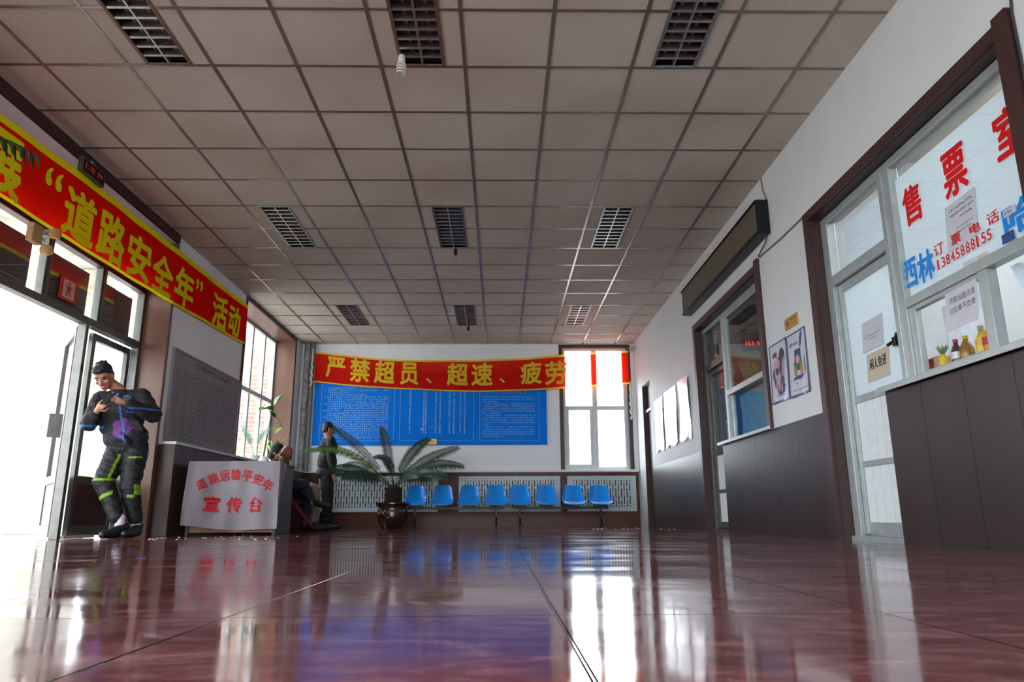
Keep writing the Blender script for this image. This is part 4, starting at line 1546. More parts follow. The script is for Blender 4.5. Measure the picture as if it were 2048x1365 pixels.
# emergency lamp under the banner
el = thing('emergency_lamp', 'beige twin spot emergency lamp below the red banner over the entrance', 'lamp', (-3.60, 5.28, 2.22))
G().box(-3.625, -3.57, 5.22, 5.34, 2.25, 2.40).done('lamp_box', M_lampbox, el, bevel=0.008)
g = G()
g.box(-3.61, -3.585, 5.33, 5.40, 2.30, 2.33)
g.tube([(-3.60, 5.34, 2.30), (-3.59, 5.39, 2.26)], 0.012, 8)
g.tube([(-3.60, 5.36, 2.38), (-3.59, 5.43, 2.41)], 0.012, 8)
g.done('bracket', M_offwhite, el)
for dy, dz in ((5.43, 2.255), (5.50, 2.42)):
    g = G()
    g.lathe([(0.012, 0.05), (0.04, 0.045), (0.048, 0.02), (0.048, 0.0)], (-3.585, dy, dz - 0.02), 16)
    hd = g.done('lamp_head', M_lampbox, el, smooth=50)
    g = G()
    g.ell((-3.585, dy, dz - 0.02), (0.046, 0.046, 0.03))
    g.done('lens', M_lens, hd, smooth=True)

# hanging clock panel
ck = thing('wall_clock', 'small framed digital clock panel hanging from the entrance beam', 'clock', (-3.62, 5.9, 3.0))
G().box(-3.64, -3.60, 5.74, 6.10, 3.10, 3.235).done('casing', M_alu_dark, ck, bevel=0.004)
G().box(-3.601, -3.597, 5.76, 6.08, 3.115, 3.222).done('screen', M_black, ck)
g = G()
fk = on_left(-3.596)
for k, ch in enumerate('1:33'):
    put(g, ch, fk, 5.79 + 0.035 * k, 5.79 + 0.035 * k + (0.026 if ch not in ':1' else 0.01), 3.15, 3.195, 0.0)
for k, ch in enumerate('99'):
    put(g, ch, fk, 5.97 + 0.042 * k, 6.003 + 0.042 * k, 3.15, 3.195, 0.0)
g.done('digits', pm('dim_red_led', '#5a1512', 0.5, emit=('#ff2a1c', 0.25)), ck)
G().tube([(-3.61, 5.92, 3.235), (-3.64, 5.92, 3.27)], 0.008, 6).done('hook', M_offwhite, ck)

# banner over the entrance
top_l = smooth_profile([(3.3, 3.03), (4.8, 3.068), (6.57, 3.126), (10.07, 3.168)])
bot_l = smooth_profile([(3.3, 2.44), (4.93, 2.464), (6.7, 2.468), (8.3, 2.52), (10.07, 2.588)])


def left_banner(y, t, n=0.0):
    z = bot_l(y) + (top_l(y) - bot_l(y)) * t
    return Vector((-3.645 + n + 0.006 * math.sin(3.1 * y + 2 * t) + 0.004 * math.sin(9 * y), y, z))


bl = thing('cloth_banner', 'red cloth banner with yellow Chinese characters hung over the entrance', 'banner', (-3.64, 6.6, 2.44))
LY0, LY1 = 3.3, 10.06
g = G()
g.sheet(lambda a, b: left_banner(LY0 + (LY1 - LY0) * a, 0.05 + 0.85 * b), 80, 8)
g.done('banner_cloth', M_ban_red, bl, smooth=True)
g = G()
g.sheet(lambda a, b: left_banner(LY0 + (LY1 - LY0) * a, 0.90 + 0.10 * b), 80, 1)
g.sheet(lambda a, b: left_banner(LY0 + (LY1 - LY0) * a, 0.05 * b), 80, 1)
g.done('border', M_ban_yel, bl, smooth=True)
g = G()
for ch, y0, y1, z0, z1 in [('开', 4.15, 4.6, 2.50, 2.95), ('展', 4.70, 5.10, 2.472, 2.970), ('“', 5.372, 5.585, 2.80, 2.965), ('道', 5.643, 6.122, 2.50, 2.95), ('路', 6.163, 6.637, 2.50, 2.97), ('安', 6.701, 7.179, 2.51, 2.965), ('全', 7.222, 7.706, 2.52, 2.96), ('年', 7.748, 8.252, 2.545, 2.985), ('”', 8.287, 8.47, 2.85, 2.985), ('活', 8.839, 9.341, 2.565, 3.01), ('动', 9.400, 9.815, 2.60, 3.02)]:
    yc = (y0 + y1) / 2
    hh = top_l(yc) - bot_l(yc)
    put(g, ch, lambda u, v: left_banner(u, (v - bot_l(yc)) / hh, 0.006), y0, y1, z0, z1, 0.033)
g.done('lettering', M_ban_yel, bl)

# notice board on the left wall
nb = thing('notice_board', 'grey framed price board with dense print on the left wall', 'notice board', (XL, 9.1, 1.03))
fn = on_left(XL)
G().box(XL, XL + 0.02, 7.99, 10.06, 1.03, 2.03).done('board_panel', M_board_grey, nb, bevel=0.003)
g = G()
for a, b, c, d in ((7.96, 10.09, 2.03, 2.055), (7.96, 7.99, 1.0, 2.03), (10.06, 10.09, 1.0, 2.03), (7.99, 10.06, 1.0, 1.03)):
    g.box(XL, XL + 0.03, a, b, c, d)
g.done('frame', M_board_grey, nb, bevel=0.003)
g = G()
rn = random.Random(31)
fnb = on_left(XL + 0.0215)
dashes(g, fnb, 8.55, 9.75, 1.925, 0.085, rn, gap=-1)
for k in range(26):
    v = 1.10 + 0.029 * k
    u = 8.06
    while u < 9.95:
        w = 0.12 + 0.1 * rn.random()
        dashes(g, fnb, u, min(u + w, 9.98), v, 0.021, rn, gap=0.0)
        u += w + 0.04
dashes(g, fnb, 8.3, 9.0, 1.05, 0.03, rn, gap=0.0)
g.done('small_print', pm('faded_ink', '#5f595b', 0.8), nb)

# low ledge with a pale top along the left wall
g = G()
g.box(XL, XL + 0.185, 7.86, YB - 0.03, 0.0, 0.955)
struct(g.done('baseboard_left', pm('dark_brown_ledge', '#4a352c', 0.42, noise=(6, 0.2), stretch=(1, 1, 0.2)), bevel=0.003), 'low brown panelled ledge along the left wall', 'wainscot')
struct(G().box(XL - 0.38, XL + 0.20, 10.14, 12.69, 0.955, 0.985).box(XL, XL + 0.20, 7.85, 10.14, 0.955, 0.985).box(XL, XL + 0.20, 12.69, YB - 0.03, 0.955, 0.985).done('trim_9', M_white, bevel=0.004), 'pale sill top of the ledge under the left window', 'sill')

# left window
w1 = struct(thing('window_1', '', '', (-4.05, 11.4, 0.985)), 'tall aluminium window with potted plants in the left wall', 'window')
WXL = -4.05
g = G()
lw = lambda a, b, z0, z1, t=0.03: g.box(WXL - t, WXL + t, a, b, z0, z1)
lw(10.14, 10.20, 0.985, 3.275)
lw(12.63, 12.69, 0.985, 3.275)
lw(10.20, 12.63, 3.225, 3.275)
lw(10.20, 12.63, 0.985, 1.04)
lw(10.20, 12.63, 2.13, 2.20)
for y in (10.82, 11.50, 12.10):
    lw(y - 0.03, y + 0.03, 1.04, 2.13)
    lw(y - 0.03, y + 0.03, 2.20, 3.225)
g.done('frame', M_white, w1, bevel=0.004)
g = G()
for a, b in ((10.20, 10.79), (10.85, 11.47), (11.53, 12.07), (12.13, 12.63)):
    g.box(WXL - 0.003, WXL + 0.003, a, b, 1.04, 2.13).box(WXL - 0.003, WXL + 0.003, a, b, 2.20, 3.225)
g.done('pane', M_glass, w1)
g = G()
g.box(-4.02, XL + 0.004, 12.68, 12.69, 0.985, 3.275)
g.box(-4.02, XL + 0.004, 10.14, 10.15, 0.985, 3.275)
g.box(-4.02, XL + 0.004, 10.15, 12.68, 3.265, 3.275)
struct(g.done('trim_10', M_lining), 'brown laminated reveal of the left window', 'window surround')
g = G()
g.box(XL, XL + 0.014, 12.69, 12.74, 0.985, 3.265)
g.box(XL, XL + 0.014, 10.09, 12.74, 3.265, 3.325)
g.box(XL, XL + 0.014, 10.09, 10.14, 0.985, 3.265)
struct(g.done('trim_11', M_brown), 'dark brown surround of the left window', 'window surround')
g = G()
g.tube([(XL + 0.01, 10.10, 3.25), (XL + 0.02, 10.11, 2.6), (XL + 0.015, 10.115, 1.6), (XL + 0.015, 10.115, 1.0)], 0.014, 8)
tag(g.done('wall_cable', M_cable, None), 'thick dark cable down the wall beside the left window', 'cable')

# ------------------------------------------------------------------ outdoors
struct(G().box(-40, -4.13, -20, 40, -0.2, -0.02).box(-4.13, 12, YB + 0.4, 40, -0.2, -0.02).box(-4.13, 12, -20, YF - 0.3, -0.2, -0.02).done('ground', M_concrete), 'pale concrete yard outside the hall', 'ground')
struct(G().box(-6.45, -5.60, 9.7, 10.15, -0.02, 3.6).done('wall_porch', M_plaster_out, bevel=0.03), 'weathered white porch pillar seen through the open entrance', 'pillar')
struct(G().box(-11.0, -7.1, 11.5, 12.0, -0.02, 5.0).done('wall_outside', M_brick), 'sunlit brick building beyond the entrance', 'building')
struct(G().box(-4.75, -4.14, 12.72, 12.95, -0.02, 4.0).done('wall_wing', M_brick), 'pinkish brick wing wall outside the left window', 'wall')

# ------------------------------------------------------------------ ceiling lights
def ceiling_light(i, j, label, rim):
    a, b, c, d = light_rect(i, j)
    c, d = c + 0.012, d - 0.012
    o = thing('ceiling_light', label, 'ceiling light', ((a + b) / 2, (c + d) / 2, ZC), 'unlit louvred ceiling lights')
    g = G()
    for q in ((a - 0.012, a + 0.012, c - 0.004, d + 0.004), (b - 0.012, b + 0.012, c - 0.004, d + 0.004), (a + 0.012, b - 0.012, c - 0.004, c + 0.012), (a + 0.012, b - 0.012, d - 0.012, d + 0.004)):
        g.box(*q, ZC - 0.008, ZC + 0.004)
    g.done('frame', rim, o, bevel=0.002)
    g = G()
    g.box(a - 0.005, a, c, d, ZC, ZC + 0.10).box(b, b + 0.005, c, d, ZC, ZC + 0.10).box(a, b, c - 0.005, c, ZC, ZC + 0.1).box(a, b, d, d + 0.005, ZC, ZC + 0.1).box(a - 0.005, b + 0.005, c - 0.005, d + 0.005, ZC + 0.10, ZC + 0.105)
    g.done('housing', M_housing, o)
    g = G()
    m = (a + b) / 2
    g.box(m - 0.006, m + 0.006, c, d, ZC - 0.004, ZC + 0.045)
    n = 12
    for k in range(1, n):
        y = c + (d - c) * k / n
        for x0, x1 in ((a + 0.012, m - 0.006), (m + 0.006, b - 0.012)):
            # curved cross blade
            q = []
            for t in range(5):
                z = ZC - 0.003 + 0.045 * t / 4
                q.append((y - 0.010 * (1 - t / 4) ** 2 - 0.001, y + 0.010 * (1 - t / 4) ** 2 + 0.001, z))
            for s in range(4):
                v = [(x0, q[s][0], q[s][2]), (x1, q[s][0], q[s][2]), (x1, q[s + 1][0], q[s + 1][2]), (x0, q[s + 1][0], q[s + 1][2])]
                g.face(v)
                v = [(x0, q[s][1], q[s][2]), (x0, q[s + 1][1], q[s + 1][2]), (x1, q[s + 1][1], q[s + 1][2]), (x1, q[s][1], q[s][2])]
                g.face(v)
            g.face([(x0, q[0][0], q[0][2]), (x0, q[0][1], q[0][2]), (x1, q[0][1], q[0][2]), (x1, q[0][0], q[0][2])])
    g.done('louvre', M_mirror, o)
    for s in (-1, 1):
        g = G()
        g.tube([(m + s * 0.072, c + 0.02, ZC + 0.068), (m + s * 0.072, d - 0.02, ZC + 0.068)], 0.013, 10)
        g.done('lamp_tube', M_tube, o, smooth=60)
    return o


names = {(-3, -1): ('louvred ceiling light with a rusty rim, nearest the entrance banner', M_rust),
         (0, -1): ('louvred ceiling light with the white spiral bulb beneath it', M_rust),
         (3, -1): ('louvred ceiling light with a greenish rim, nearest the ticket window', M_green),
         (-3, 5): ('louvred ceiling light in the middle row on the entrance side', M_green),
         (0, 5): ('central louvred ceiling light with the larger clear bulb below', M_alu_dark),
         (3, 5): ('louvred ceiling light in the middle row nearest the black display box', M_green),
         (-3, 11): ('louvred ceiling light in the far row next to the left window', M_rust),
         (0, 11): ('louvred ceiling light in the far row with a tiny bulb below', M_rust),
         (3, 11): ('louvred ceiling light in the far row in front of the far window', M_offwhite)}
for (i, j), (lb, rim) in names.items():
    ceiling_light(i, j, lb, rim)


def at_light(i, j):
    a, b, c, d = light_rect(i, j)
    return a, b, c, d


# spiral bulb hanging by the first middle light
a, b, c, d = light_rect(0, -1)
bx_, by_ = a + 0.015, d - 0.13
o = thing('spiral_bulb', 'white spiral energy saving bulb hanging beside the near middle ceiling light', 'light bulb', (bx_, by_, ZC - 0.01))
G().lathe([(0.02, 0.0), (0.024, -0.01), (0.026, -0.05), (0.022, -0.06)], (bx_, by_, ZC - 0.005), 16).done('socket', M_bulb, o, smooth=50)
g = G()
pts = []
for k in range(70):
    t = k / 69
    rad = 0.024 + 0.006 * math.sin(math.pi * t)
    pts.append((bx_ + rad * math.cos(t * 26), by_ + rad * math.sin(t * 26), ZC - 0.065 - 0.085 * t))
g.tube(pts, 0.0065, 6)
g.done('spiral_tube', M_bulb, o, smooth=True)
for (i, j), lb in (((0, 5), 'clear bulb in a black socket below the central ceiling light'), ((0, 11), 'tiny clear bulb in a black socket below the far middle ceiling light')):
    a, b, c, d = light_rect(i, j)
    x, y = (a + b) / 2 + 0.02, d - 0.02
    o = thing('hanging_bulb', lb, 'light bulb', (x, y, ZC))
    g = G()
    g.tube([(x, y, ZC + 0.0), (x, y, ZC - 0.05)], 0.006, 6)
    g.lathe([(0.018, 0), (0.022, -0.02), (0.020, -0.07)], (x, y, ZC - 0.03), 14)
    g.done('socket', M_black, o)
    G().lathe([(0.014, 0), (0.018, -0.03), (0.026, -0.07), (0.022, -0.095), (0.008, -0.108)], (x, y, ZC - 0.10), 16).done('glass_bulb', M_clear, o, smooth=True)

# ------------------------------------------------------------------ seats
def shell(cx, y0):
    """moulded seat shell; front lip at y0"""
    def f(a, b):
        # a across -1..1, b 0 front lip .. 1 top of back
        ctrl = [(0.0, 0.0, 0.385, 0.200), (0.12, 0.035, 0.405, 0.212), (0.35, 0.16, 0.40, 0.216), (0.52, 0.285, 0.395, 0.212), (0.62, 0.345, 0.425, 0.208), (0.75, 0.385, 0.515, 0.195), (0.88, 0.418, 0.615, 0.178), (0.96, 0.437, 0.68, 0.162), (1.0, 0.45, 0.70, 0.145)]
        for p, q in zip(ctrl, ctrl[1:]):
            if b <= q[0]:
                t = (b - p[0]) / (q[0] - p[0])
                break
        y, z, w = (p[k] + (q[k] - p[k]) * t for k in (1, 2, 3))
        bowl = a * a
        if b > 0.55:
            y -= 0.075 * bowl * min(1, (b - 0.5) * 4) * (1.15 - 0.45 * b)
            z -= 0.02 * bowl ** 2 * (b - 0.55)
        z += 0.045 * bowl ** 1.5 * max(0, 1 - abs(b - 0.4) * 2.2)
        if b < 0.1:
            z -= 0.012 * (1 - bowl)
        return Vector((cx + a * w * 0.86, y0 + y, z))
    g = G()
    nu, nv = 16, 30
    for s in (0, 1):
        g.sheet(lambda a, b: f(a * 2 - 1, b) + Vector((0, 0.007 * s * (1 if b > 0.55 else 0.3), -0.007 * s * (1 if b < 0.6 else 0.2))), nu, nv)
    # rolled rim
    rim = [f(-1, k / nv) for k in range(nv + 1)] + [f(k / nu * 2 - 1, 1) for k in range(1, nu + 1)] + [f(1, 1 - k / nv) for k in range(1, nv + 1)] + [f(1 - k / nu * 2, 0) for k in range(1, nu + 1)]
    g.tube(rim, 0.008, 8)
    return g


BY = 12.14
bench = thing('seat_bench', 'row of four joined blue plastic seats beside the potted cycad', 'seats', (-0.74, BY + 0.25, 0), 'blue seat benches along the far wall')
for k in range(4):
    cx_ = -0.74 + (k - 1.5) * 0.45
    shell(cx_, BY).done('seat', M_blue_seat, bench, smooth=True)
g = G()
g.box(-0.74 - 0.80, -0.74 + 0.80, BY + 0.19, BY + 0.23, 0.30, 0.34)
for k in range(4):
    cx_ = -0.74 + (k - 1.5) * 0.45
    g.box(cx_ - 0.10, cx_ + 0.10, BY + 0.10, BY + 0.32, 0.335, 0.375)
g.done('beam', M_black, bench, bevel=0.003)
for s in (-1, 1):
    lx = -0.74 + s * 0.675
    g = G()
    g.box(lx - 0.014, lx + 0.014, BY + 0.19, BY + 0.23, 0.03, 0.30)
    g.bar((lx, BY + 0.06, 0.016), (lx, BY + 0.40, 0.016), 0.035, 0.03)
    g.bar((lx, BY + 0.20, 0.17), (lx, BY + 0.08, 0.03), 0.02, 0.02)
    g.done('leg', M_black, bench, bevel=0.003)
copy_tree(bench, (1.005, BY + 0.25, 0), 'row of four joined blue plastic seats in front of the far window')

# ------------------------------------------------------------------ potted cycad
px, py = -1.72, 11.88
pot = thing('potted_cycad', 'potted cycad with long feathery fronds in a brown glazed urn', 'potted plant', (px, py, 0))
G().lathe([(0.155, 0.0), (0.165, 0.012), (0.20, 0.07), (0.235, 0.15), (0.245, 0.22), (0.235, 0.29), (0.225, 0.335), (0.25, 0.37), (0.272, 0.385), (0.272, 0.405), (0.245, 0.41), (0.215, 0.37), (0.21, 0.34)], (px, py, 0), 40).done('urn', M_pot, pot, smooth=50)
g = G()
rn = random.Random(9)
for k in range(7):
    a = 3.6 + rn.random() * 0.9
    z = 0.18 + 0.14 * rn.random()
    rr_ = 0.238
    pts = []
    for t in range(5):
        aa = a + 0.1 * t
        pts.append((px + rr_ * 1.01 * math.cos(aa), py + rr_ * 1.01 * math.sin(aa), z + 0.03 * math.sin(t * 1.3 + k)))
    g.tube(pts, [0.002, 0.008, 0.01, 0.007, 0.002], 6)
g.done('painted_motif', M_pot_gold, pot, smooth=True)
G().lathe([(0.20, 0.0), (0.21, 0.015), (0.05, 0.025)], (px, py, 0.345), 24).done('soil', M_soil, pot)
g = G()
prof = [(0.10, 0.0)]
for k in range(12):
    prof += [(0.125 + 0.012 * (k % 2), 0.02 + 0.0215 * k)]
prof += [(0.10, 0.30), (0.04, 0.325)]
g.lathe(prof, (px, py, 0.36), 18)
for k in range(160):
    a, z = rn.random() * 6.28, 0.37 + 0.26 * rn.random()
    r_ = 0.125
    g.tube([(px + r_ * math.cos(a), py + r_ * math.sin(a), z), (px + (r_ + 0.022) * math.cos(a), py + (r_ + 0.022) * math.sin(a), z + 0.02)], [0.011, 0.003], 5)
g.done('trunk', M_trunk, pot)


def frond(p0, p1, p2, leaf, n, r=0.007, up=(0.1, -0.85, 0.5), droop=0.35, start=0.22, fold=0.25, width=0.008, mi=0):
    """rachis on a quadratic curve p0-p1-p2 with two combs of narrow leaflets"""
    p0, p1, p2 = Vector(p0), Vector(p1), Vector(p2)
    g = G()
    B = lambda t: p0 * (1 - t) ** 2 + p1 * 2 * t * (1 - t) + p2 * t * t
    D = lambda t: ((p1 - p0) * (1 - t) + (p2 - p1) * t).normalized()
    g.tube([B(k / 14) for k in range(15)], [r * (1 - 0.75 * k / 14) for k in range(15)], 6)
    for k in range(n):
        t = start + (1 - start) * k / (n - 1)
        p, d = B(t), D(t)
        s = d.cross(Vector(up))
        s = s.normalized() if s.length > 1e-3 else Vector((1, 0, 0))
        u = s.cross(d)
        L = leaf * (0.35 + 0.65 * math.sin(math.pi * min(1, 0.12 + 0.86 * (t - start) / (1 - start)))) * (0.9 + 0.2 * rn.random())
        for sg in (-1, 1):
            dr = (s * sg * 1.0 + d * (0.55 + 0.6 * t) + u * fold).normalized()
            q0 = p
            q1 = p + dr * L * 0.5
            q2 = p + dr * L + Vector((0, 0, -droop * L))
            w = d * width
            g.face([q0 - w * 0.6, q0 + w * 0.6, q1 + w, q1 - w])
            g.face([q1 - w, q1 + w, q2 + w * 0.15, q2 - w * 0.15])
    return g


cr_ = (px, py, 0.66)
FR = [  # control point, tip, leaflet length, count, droop, material
    ((-2.25, 11.95, 1.35), (-2.74, 11.9, 1.63), 0.11, 44, 0.5, M_leaf),
    ((-2.45, 11.75, 1.45), (-3.02, 11.5, 1.20), 0.10, 48, 0.5, M_leaf),
    ((-2.30, 11.55, 1.38), (-3.0, 11.1, 1.16), 0.07, 40, 0.3, M_leaf_lt),
    ((-2.30, 11.8, 1.02), (-2.68, 11.6, 0.93), 0.15, 40, 0.7, M_leaf),
    ((-2.25, 12.05, 1.10), (-2.60, 12.25, 1.04), 0.12, 36, 0.5, M_leaf),
    ((-1.86, 12.1, 1.35), (-2.03, 12.4, 1.68), 0.11, 44, 0.2, M_leaf),
    ((-1.72, 11.75, 1.20), (-1.97, 11.45, 1.10), 0.10, 36, 0.5, M_leaf),
    ((-1.55, 12.1, 1.25), (-1.22, 12.35, 1.47), 0.13, 46, 0.2, M_leaf),
    ((-1.35, 11.9, 1.12), (-0.70, 12.0, 1.30), 0.14, 50, 0.4, M_leaf),
    ((-1.20, 11.85, 1.16), (-0.60, 11.8, 0.98), 0.13, 50, 0.6, M_leaf),
    ((-1.25, 11.6, 0.98), (-0.82, 11.4, 0.78), 0.14, 44, 0.6, M_leaf),
    ((-1.45, 11.6, 1.00), (-1.25, 11.3, 0.80), 0.14, 38, 0.6, M_leaf),
    ((-1.55, 12.1, 0.98), (-1.15, 12.1, 0.82), 0.13, 38, 0.6, M_leaf),
    ((-2.15, 11.6, 0.95), (-2.45, 11.4, 0.80), 0.13, 40, 0.6, M_leaf),
]
for c1, tp, lf, n, dr, mt in FR:
    base = (px + 0.05 * (c1[0] - px), py + 0.05 * (c1[1] - py), 0.64)
    frond(base, c1, tp, lf * 1.25, int(n * 1.25), droop=dr * 0.7).done('frond', mt, pot)

# ------------------------------------------------------------------ desk with the cloth
desk = thing('desk', 'dark wooden desk behind the white cloth with red Chinese characters', 'desk', (-2.90, 8.3, 0))
G().box(-3.385, -2.40, 8.0, 8.62, 0.74, 0.77).done('desk_top', M_deskwood, desk, bevel=0.004)
G().box(-3.37, -3.34, 8.03, 8.60, 0, 0.74).done('side_panel', M_deskwood, desk)
G().box(-2.445, -2.415, 8.03, 8.60, 0, 0.74).done('side_panel', M_deskwood, desk)
G().box(-3.34, -2.445, 8.05, 8.07, 0.03, 0.74).done('front_panel', M_wood, desk)
G().box(-2.8, -2.445, 8.09, 8.58, 0.36, 0.38).done('shelf', M_deskwood, desk)


def cloth_pt(a, b, n=0.0):
    """a 0..1 across, b 0 bottom .. 1 top edge"""
    x0, x1 = -3.41 + 0.03 * b, -2.385 - 0.012 * b
    z0 = 0.09 - 0.04 * a + 0.015 * math.cos(6.0 * a)
    z = z0 + (0.783 - z0) * b
    amp = 0.024 * (1 - b) ** 0.6 + 0.005
    y = 7.985 - n - amp * (math.sin(9 * a + 2.2 * b) + 0.6 * math.sin(19 * a - 3 * b) + 0.35 * math.sin(31 * a + 4 * b)) - 0.012 * math.sin(5 * (a + b)) * (1 - b)
    return Vector((x0 + (x1 - x0) * a, y, z))


cl = thing('printed_cloth', 'white cloth with red Chinese characters draped over the desk front', 'cloth', (-2.9, 7.98, 0.06))
g = G()
g.sheet(lambda a, b: cloth_pt(a, b), 48, 24)
g.sheet(lambda a, b: Vector((-3.385 + 0.99 * a, 7.984 + 0.25 * b, 0.7835 - (0.01 * (1 - b) ** 4))), 20, 4)
g.sheet(lambda a, b: Vector((-2.392 + 0.004 * math.sin(8 * a), 7.985 + 0.22 * a, 0.783 - 0.5 * (1 - b) * (1 - a * 0.8))), 8, 8)
bmesh.ops.remove_doubles(g.bm, verts=g.bm.verts, dist=0.0005)
g.done('cloth_sheet', M_cloth, cl, smooth=True)
g = G()
fc = lambda u, v: cloth_pt(u, v, 0.005)
for ch, u, v, an in (('道', 0.17, 0.645, 33), ('路', 0.285, 0.735, 22), ('运', 0.405, 0.785, 11), ('输', 0.53, 0.80, 0), ('平', 0.655, 0.78, -11), ('安', 0.775, 0.725, -22), ('年', 0.885, 0.64, -33)):
    put(g, ch, lambda p, q: fc(p, q / 0.70), u - 0.055, u + 0.055, v * 0.70 - 0.057, v * 0.70 + 0.057, 0.025, rot=R(an))
for ch, u0, u1 in (('宣', 0.215, 0.385), ('传', 0.455, 0.615), ('台', 0.705, 0.845)):
    put(g, ch, fc, u0, u1, 0.245, 0.475, 0.035)
g.done('lettering', M_redtext, cl)
for k, (x, y, w, lb) in enumerate([(-3.1, 8.2, 0.2, 'white paper sheet lying on the desk top near the ledge'), (-2.75, 8.25, 0.25, 'white paper sheet lying in the middle of the desk top')]):
    g = G()
    g.obox((x, y, 0.7855), (w, 0.15, 0.003), Euler((0, 0, 0.3 * k - 0.1)).to_matrix())
    tag(g.done('paper_sheet', M_paper, None), lb, 'paper')

# ------------------------------------------------------------------ wooden bench for the sitters
sb = thing('waiting_bench', 'dark wooden bench along the left ledge under the sitters', 'bench', (-3.2, 10.6, 0))
G().box(-3.47, -2.95, 9.75, 11.5, 0.37, 0.41).done('seat', M_deskwood, sb, bevel=0.005)
for y in (9.85, 11.4):
    for x in (-3.42, -3.0):
        G().box(x - 0.025, x + 0.025, y - 0.025, y + 0.025, 0, 0.37).done('leg', M_deskwood, sb)
G().box(-3.42, -3.38, 9.9, 11.35, 0.14, 0.18).done('stretcher', M_deskwood, sb)


# ------------------------------------------------------------------ people
def rotm(yaw_, pitch_=0.0, roll_=0.0):
    """yaw about z, then pitch (nod) about x, then roll about y"""
    return (Matrix.Rotation(yaw_, 3, 'Z') @ Matrix.Rotation(pitch_, 3, 'X') @ Matrix.Rotation(roll_, 3, 'Y'))


def head_prims(g, c, m, s=1.0):
    c = Vector(c)
    P = lambda x, y, z: c + m @ (Vector((x, y, z)) * s)
    E_ = lambda x, y, z, rx, ry, rz: g.ell(P(x, y, z), (rx * s, ry * s, rz * s), m, 18, 12)
    E_(0, 0.012, 0.032, 0.074, 0.094, 0.088)
    E_(0, -0.025, -0.03, 0.062, 0.070, 0.075)
    E_(0, -0.045, -0.075, 0.046, 0.045, 0.042)
    E_(0, -0.078, -0.098, 0.024, 0.020, 0.018)
    g.cap(P(0, -0.090, 0.012), 0.010 * s, P(0, -0.112, -0.028), 0.015 * s)
    for k in (-1, 1):
        E_(k * 0.014, -0.098, -0.034, 0.011, 0.012, 0.009)
        E_(k * 0.076, 0.012, -0.012, 0.010, 0.020, 0.032)
        E_(k * 0.044, -0.066, -0.022, 0.022, 0.020, 0.018)
        E_(k * 0.034, -0.080, 0.036, 0.024, 0.014, 0.008)
    E_(0, -0.090, -0.066, 0.024, 0.012, 0.007)
    E_(0, -0.087, -0.078, 0.020, 0.012, 0.007)
    return P


def face_parts(P, m, s, parent, hairm, brows=True):
    for k in (-1, 1):
        g = G()
        g.ell(P(k * 0.033, -0.084, 0.012), (0.013 * s, 0.008 * s, 0.006 * s), m)
        g.done('eye', M_black, parent, smooth=True)
        if brows:
            g = G()
            g.tube([P(k * 0.016, -0.094, 0.030), P(k * 0.034, -0.094, 0.036), P(k * 0.054, -0.080, 0.031)], 0.0045 * s, 6)
            g.done('eyebrow', hairm, parent, smooth=True)
    g = G()
    g.tube([P(-0.022, -0.096, -0.072), P(0, -0.1025, -0.071), P(0.022, -0.096, -0.072)], [0.002 * s, 0.004 * s, 0.002 * s], 6)
    g.done('mouth', pm('lips', '#7a4038', 0.5), parent, smooth=True)


def hand_prims(g, wrist, fdir, normal, s=1.0, curl=0.9, thumb=1):
    """palm, four bent fingers and a thumb; normal points out of the palm, fingers curl towards it"""
    w = Vector(wrist)
    f = Vector(fdir).normalized()
    n = Vector(normal)
    n = (n - f * n.dot(f)).normalized()
    a = f.cross(n) * thumb            # towards the thumb side
    g.cap(w, 0.026 * s, w + f * 0.04 * s, 0.027 * s)
    for k, (off, L) in enumerate(((0.028, 0.072), (0.010, 0.08), (-0.009, 0.075), (-0.027, 0.060))):
        b0 = w + f * 0.035 * s + a * off * 0.8 * s
        b1 = w + f * 0.088 * s + a * off * s
        g.cap(b0, 0.013 * s, b1, 0.0105 * s)
        d1 = (f * math.cos(curl) + n * math.sin(curl))
        d2 = (f * math.cos(curl * 2.0) + n * math.sin(curl * 2.0))
        b2 = b1 + d1 * L * 0.5 * s
        g.cap(b1, 0.0100 * s, b2, 0.0090 * s)
        g.cap(b2, 0.0090 * s, b2 + d2 * L * 0.45 * s, 0.0078 * s)
    t0 = w + f * 0.022 * s + a * 0.022 * s
    t1 = t0 + (a * 0.8 + f * 0.5 + n * 0.4).normalized() * 0.042 * s
    t2 = t1 + (f * 0.7 + n * 0.7 + a * 0.1).normalized() * 0.034 * s
    g.cap(t0, 0.014 * s, t1, 0.011 * s)
    g.cap(t1, 0.011 * s, t2, 0.0085 * s)


def shoe(name, heel, toe, parent, mat, up=(0, 0, 1), s=1.0):
    h, t = Vector(heel), Vector(toe)
    d = (t - h).normalized()
    g = G()
    g.cap(h + Vector((0, 0, 0.012)), 0.036 * s, h + d * 0.13 * s + Vector((0, 0, 0.008)), 0.040 * s)
    g.cap(h + d * 0.10 * s + Vector((0, 0, 0.004)), 0.042 * s, t - d * 0.035 * s, 0.036 * s)
    g.cap(h + Vector(up) * 0.06 * s, 0.040 * s, h + d * 0.10 * s + Vector(up) * 0.025 * s, 0.038 * s)
    return solid(name, g, mat, parent, 0.010, 4)


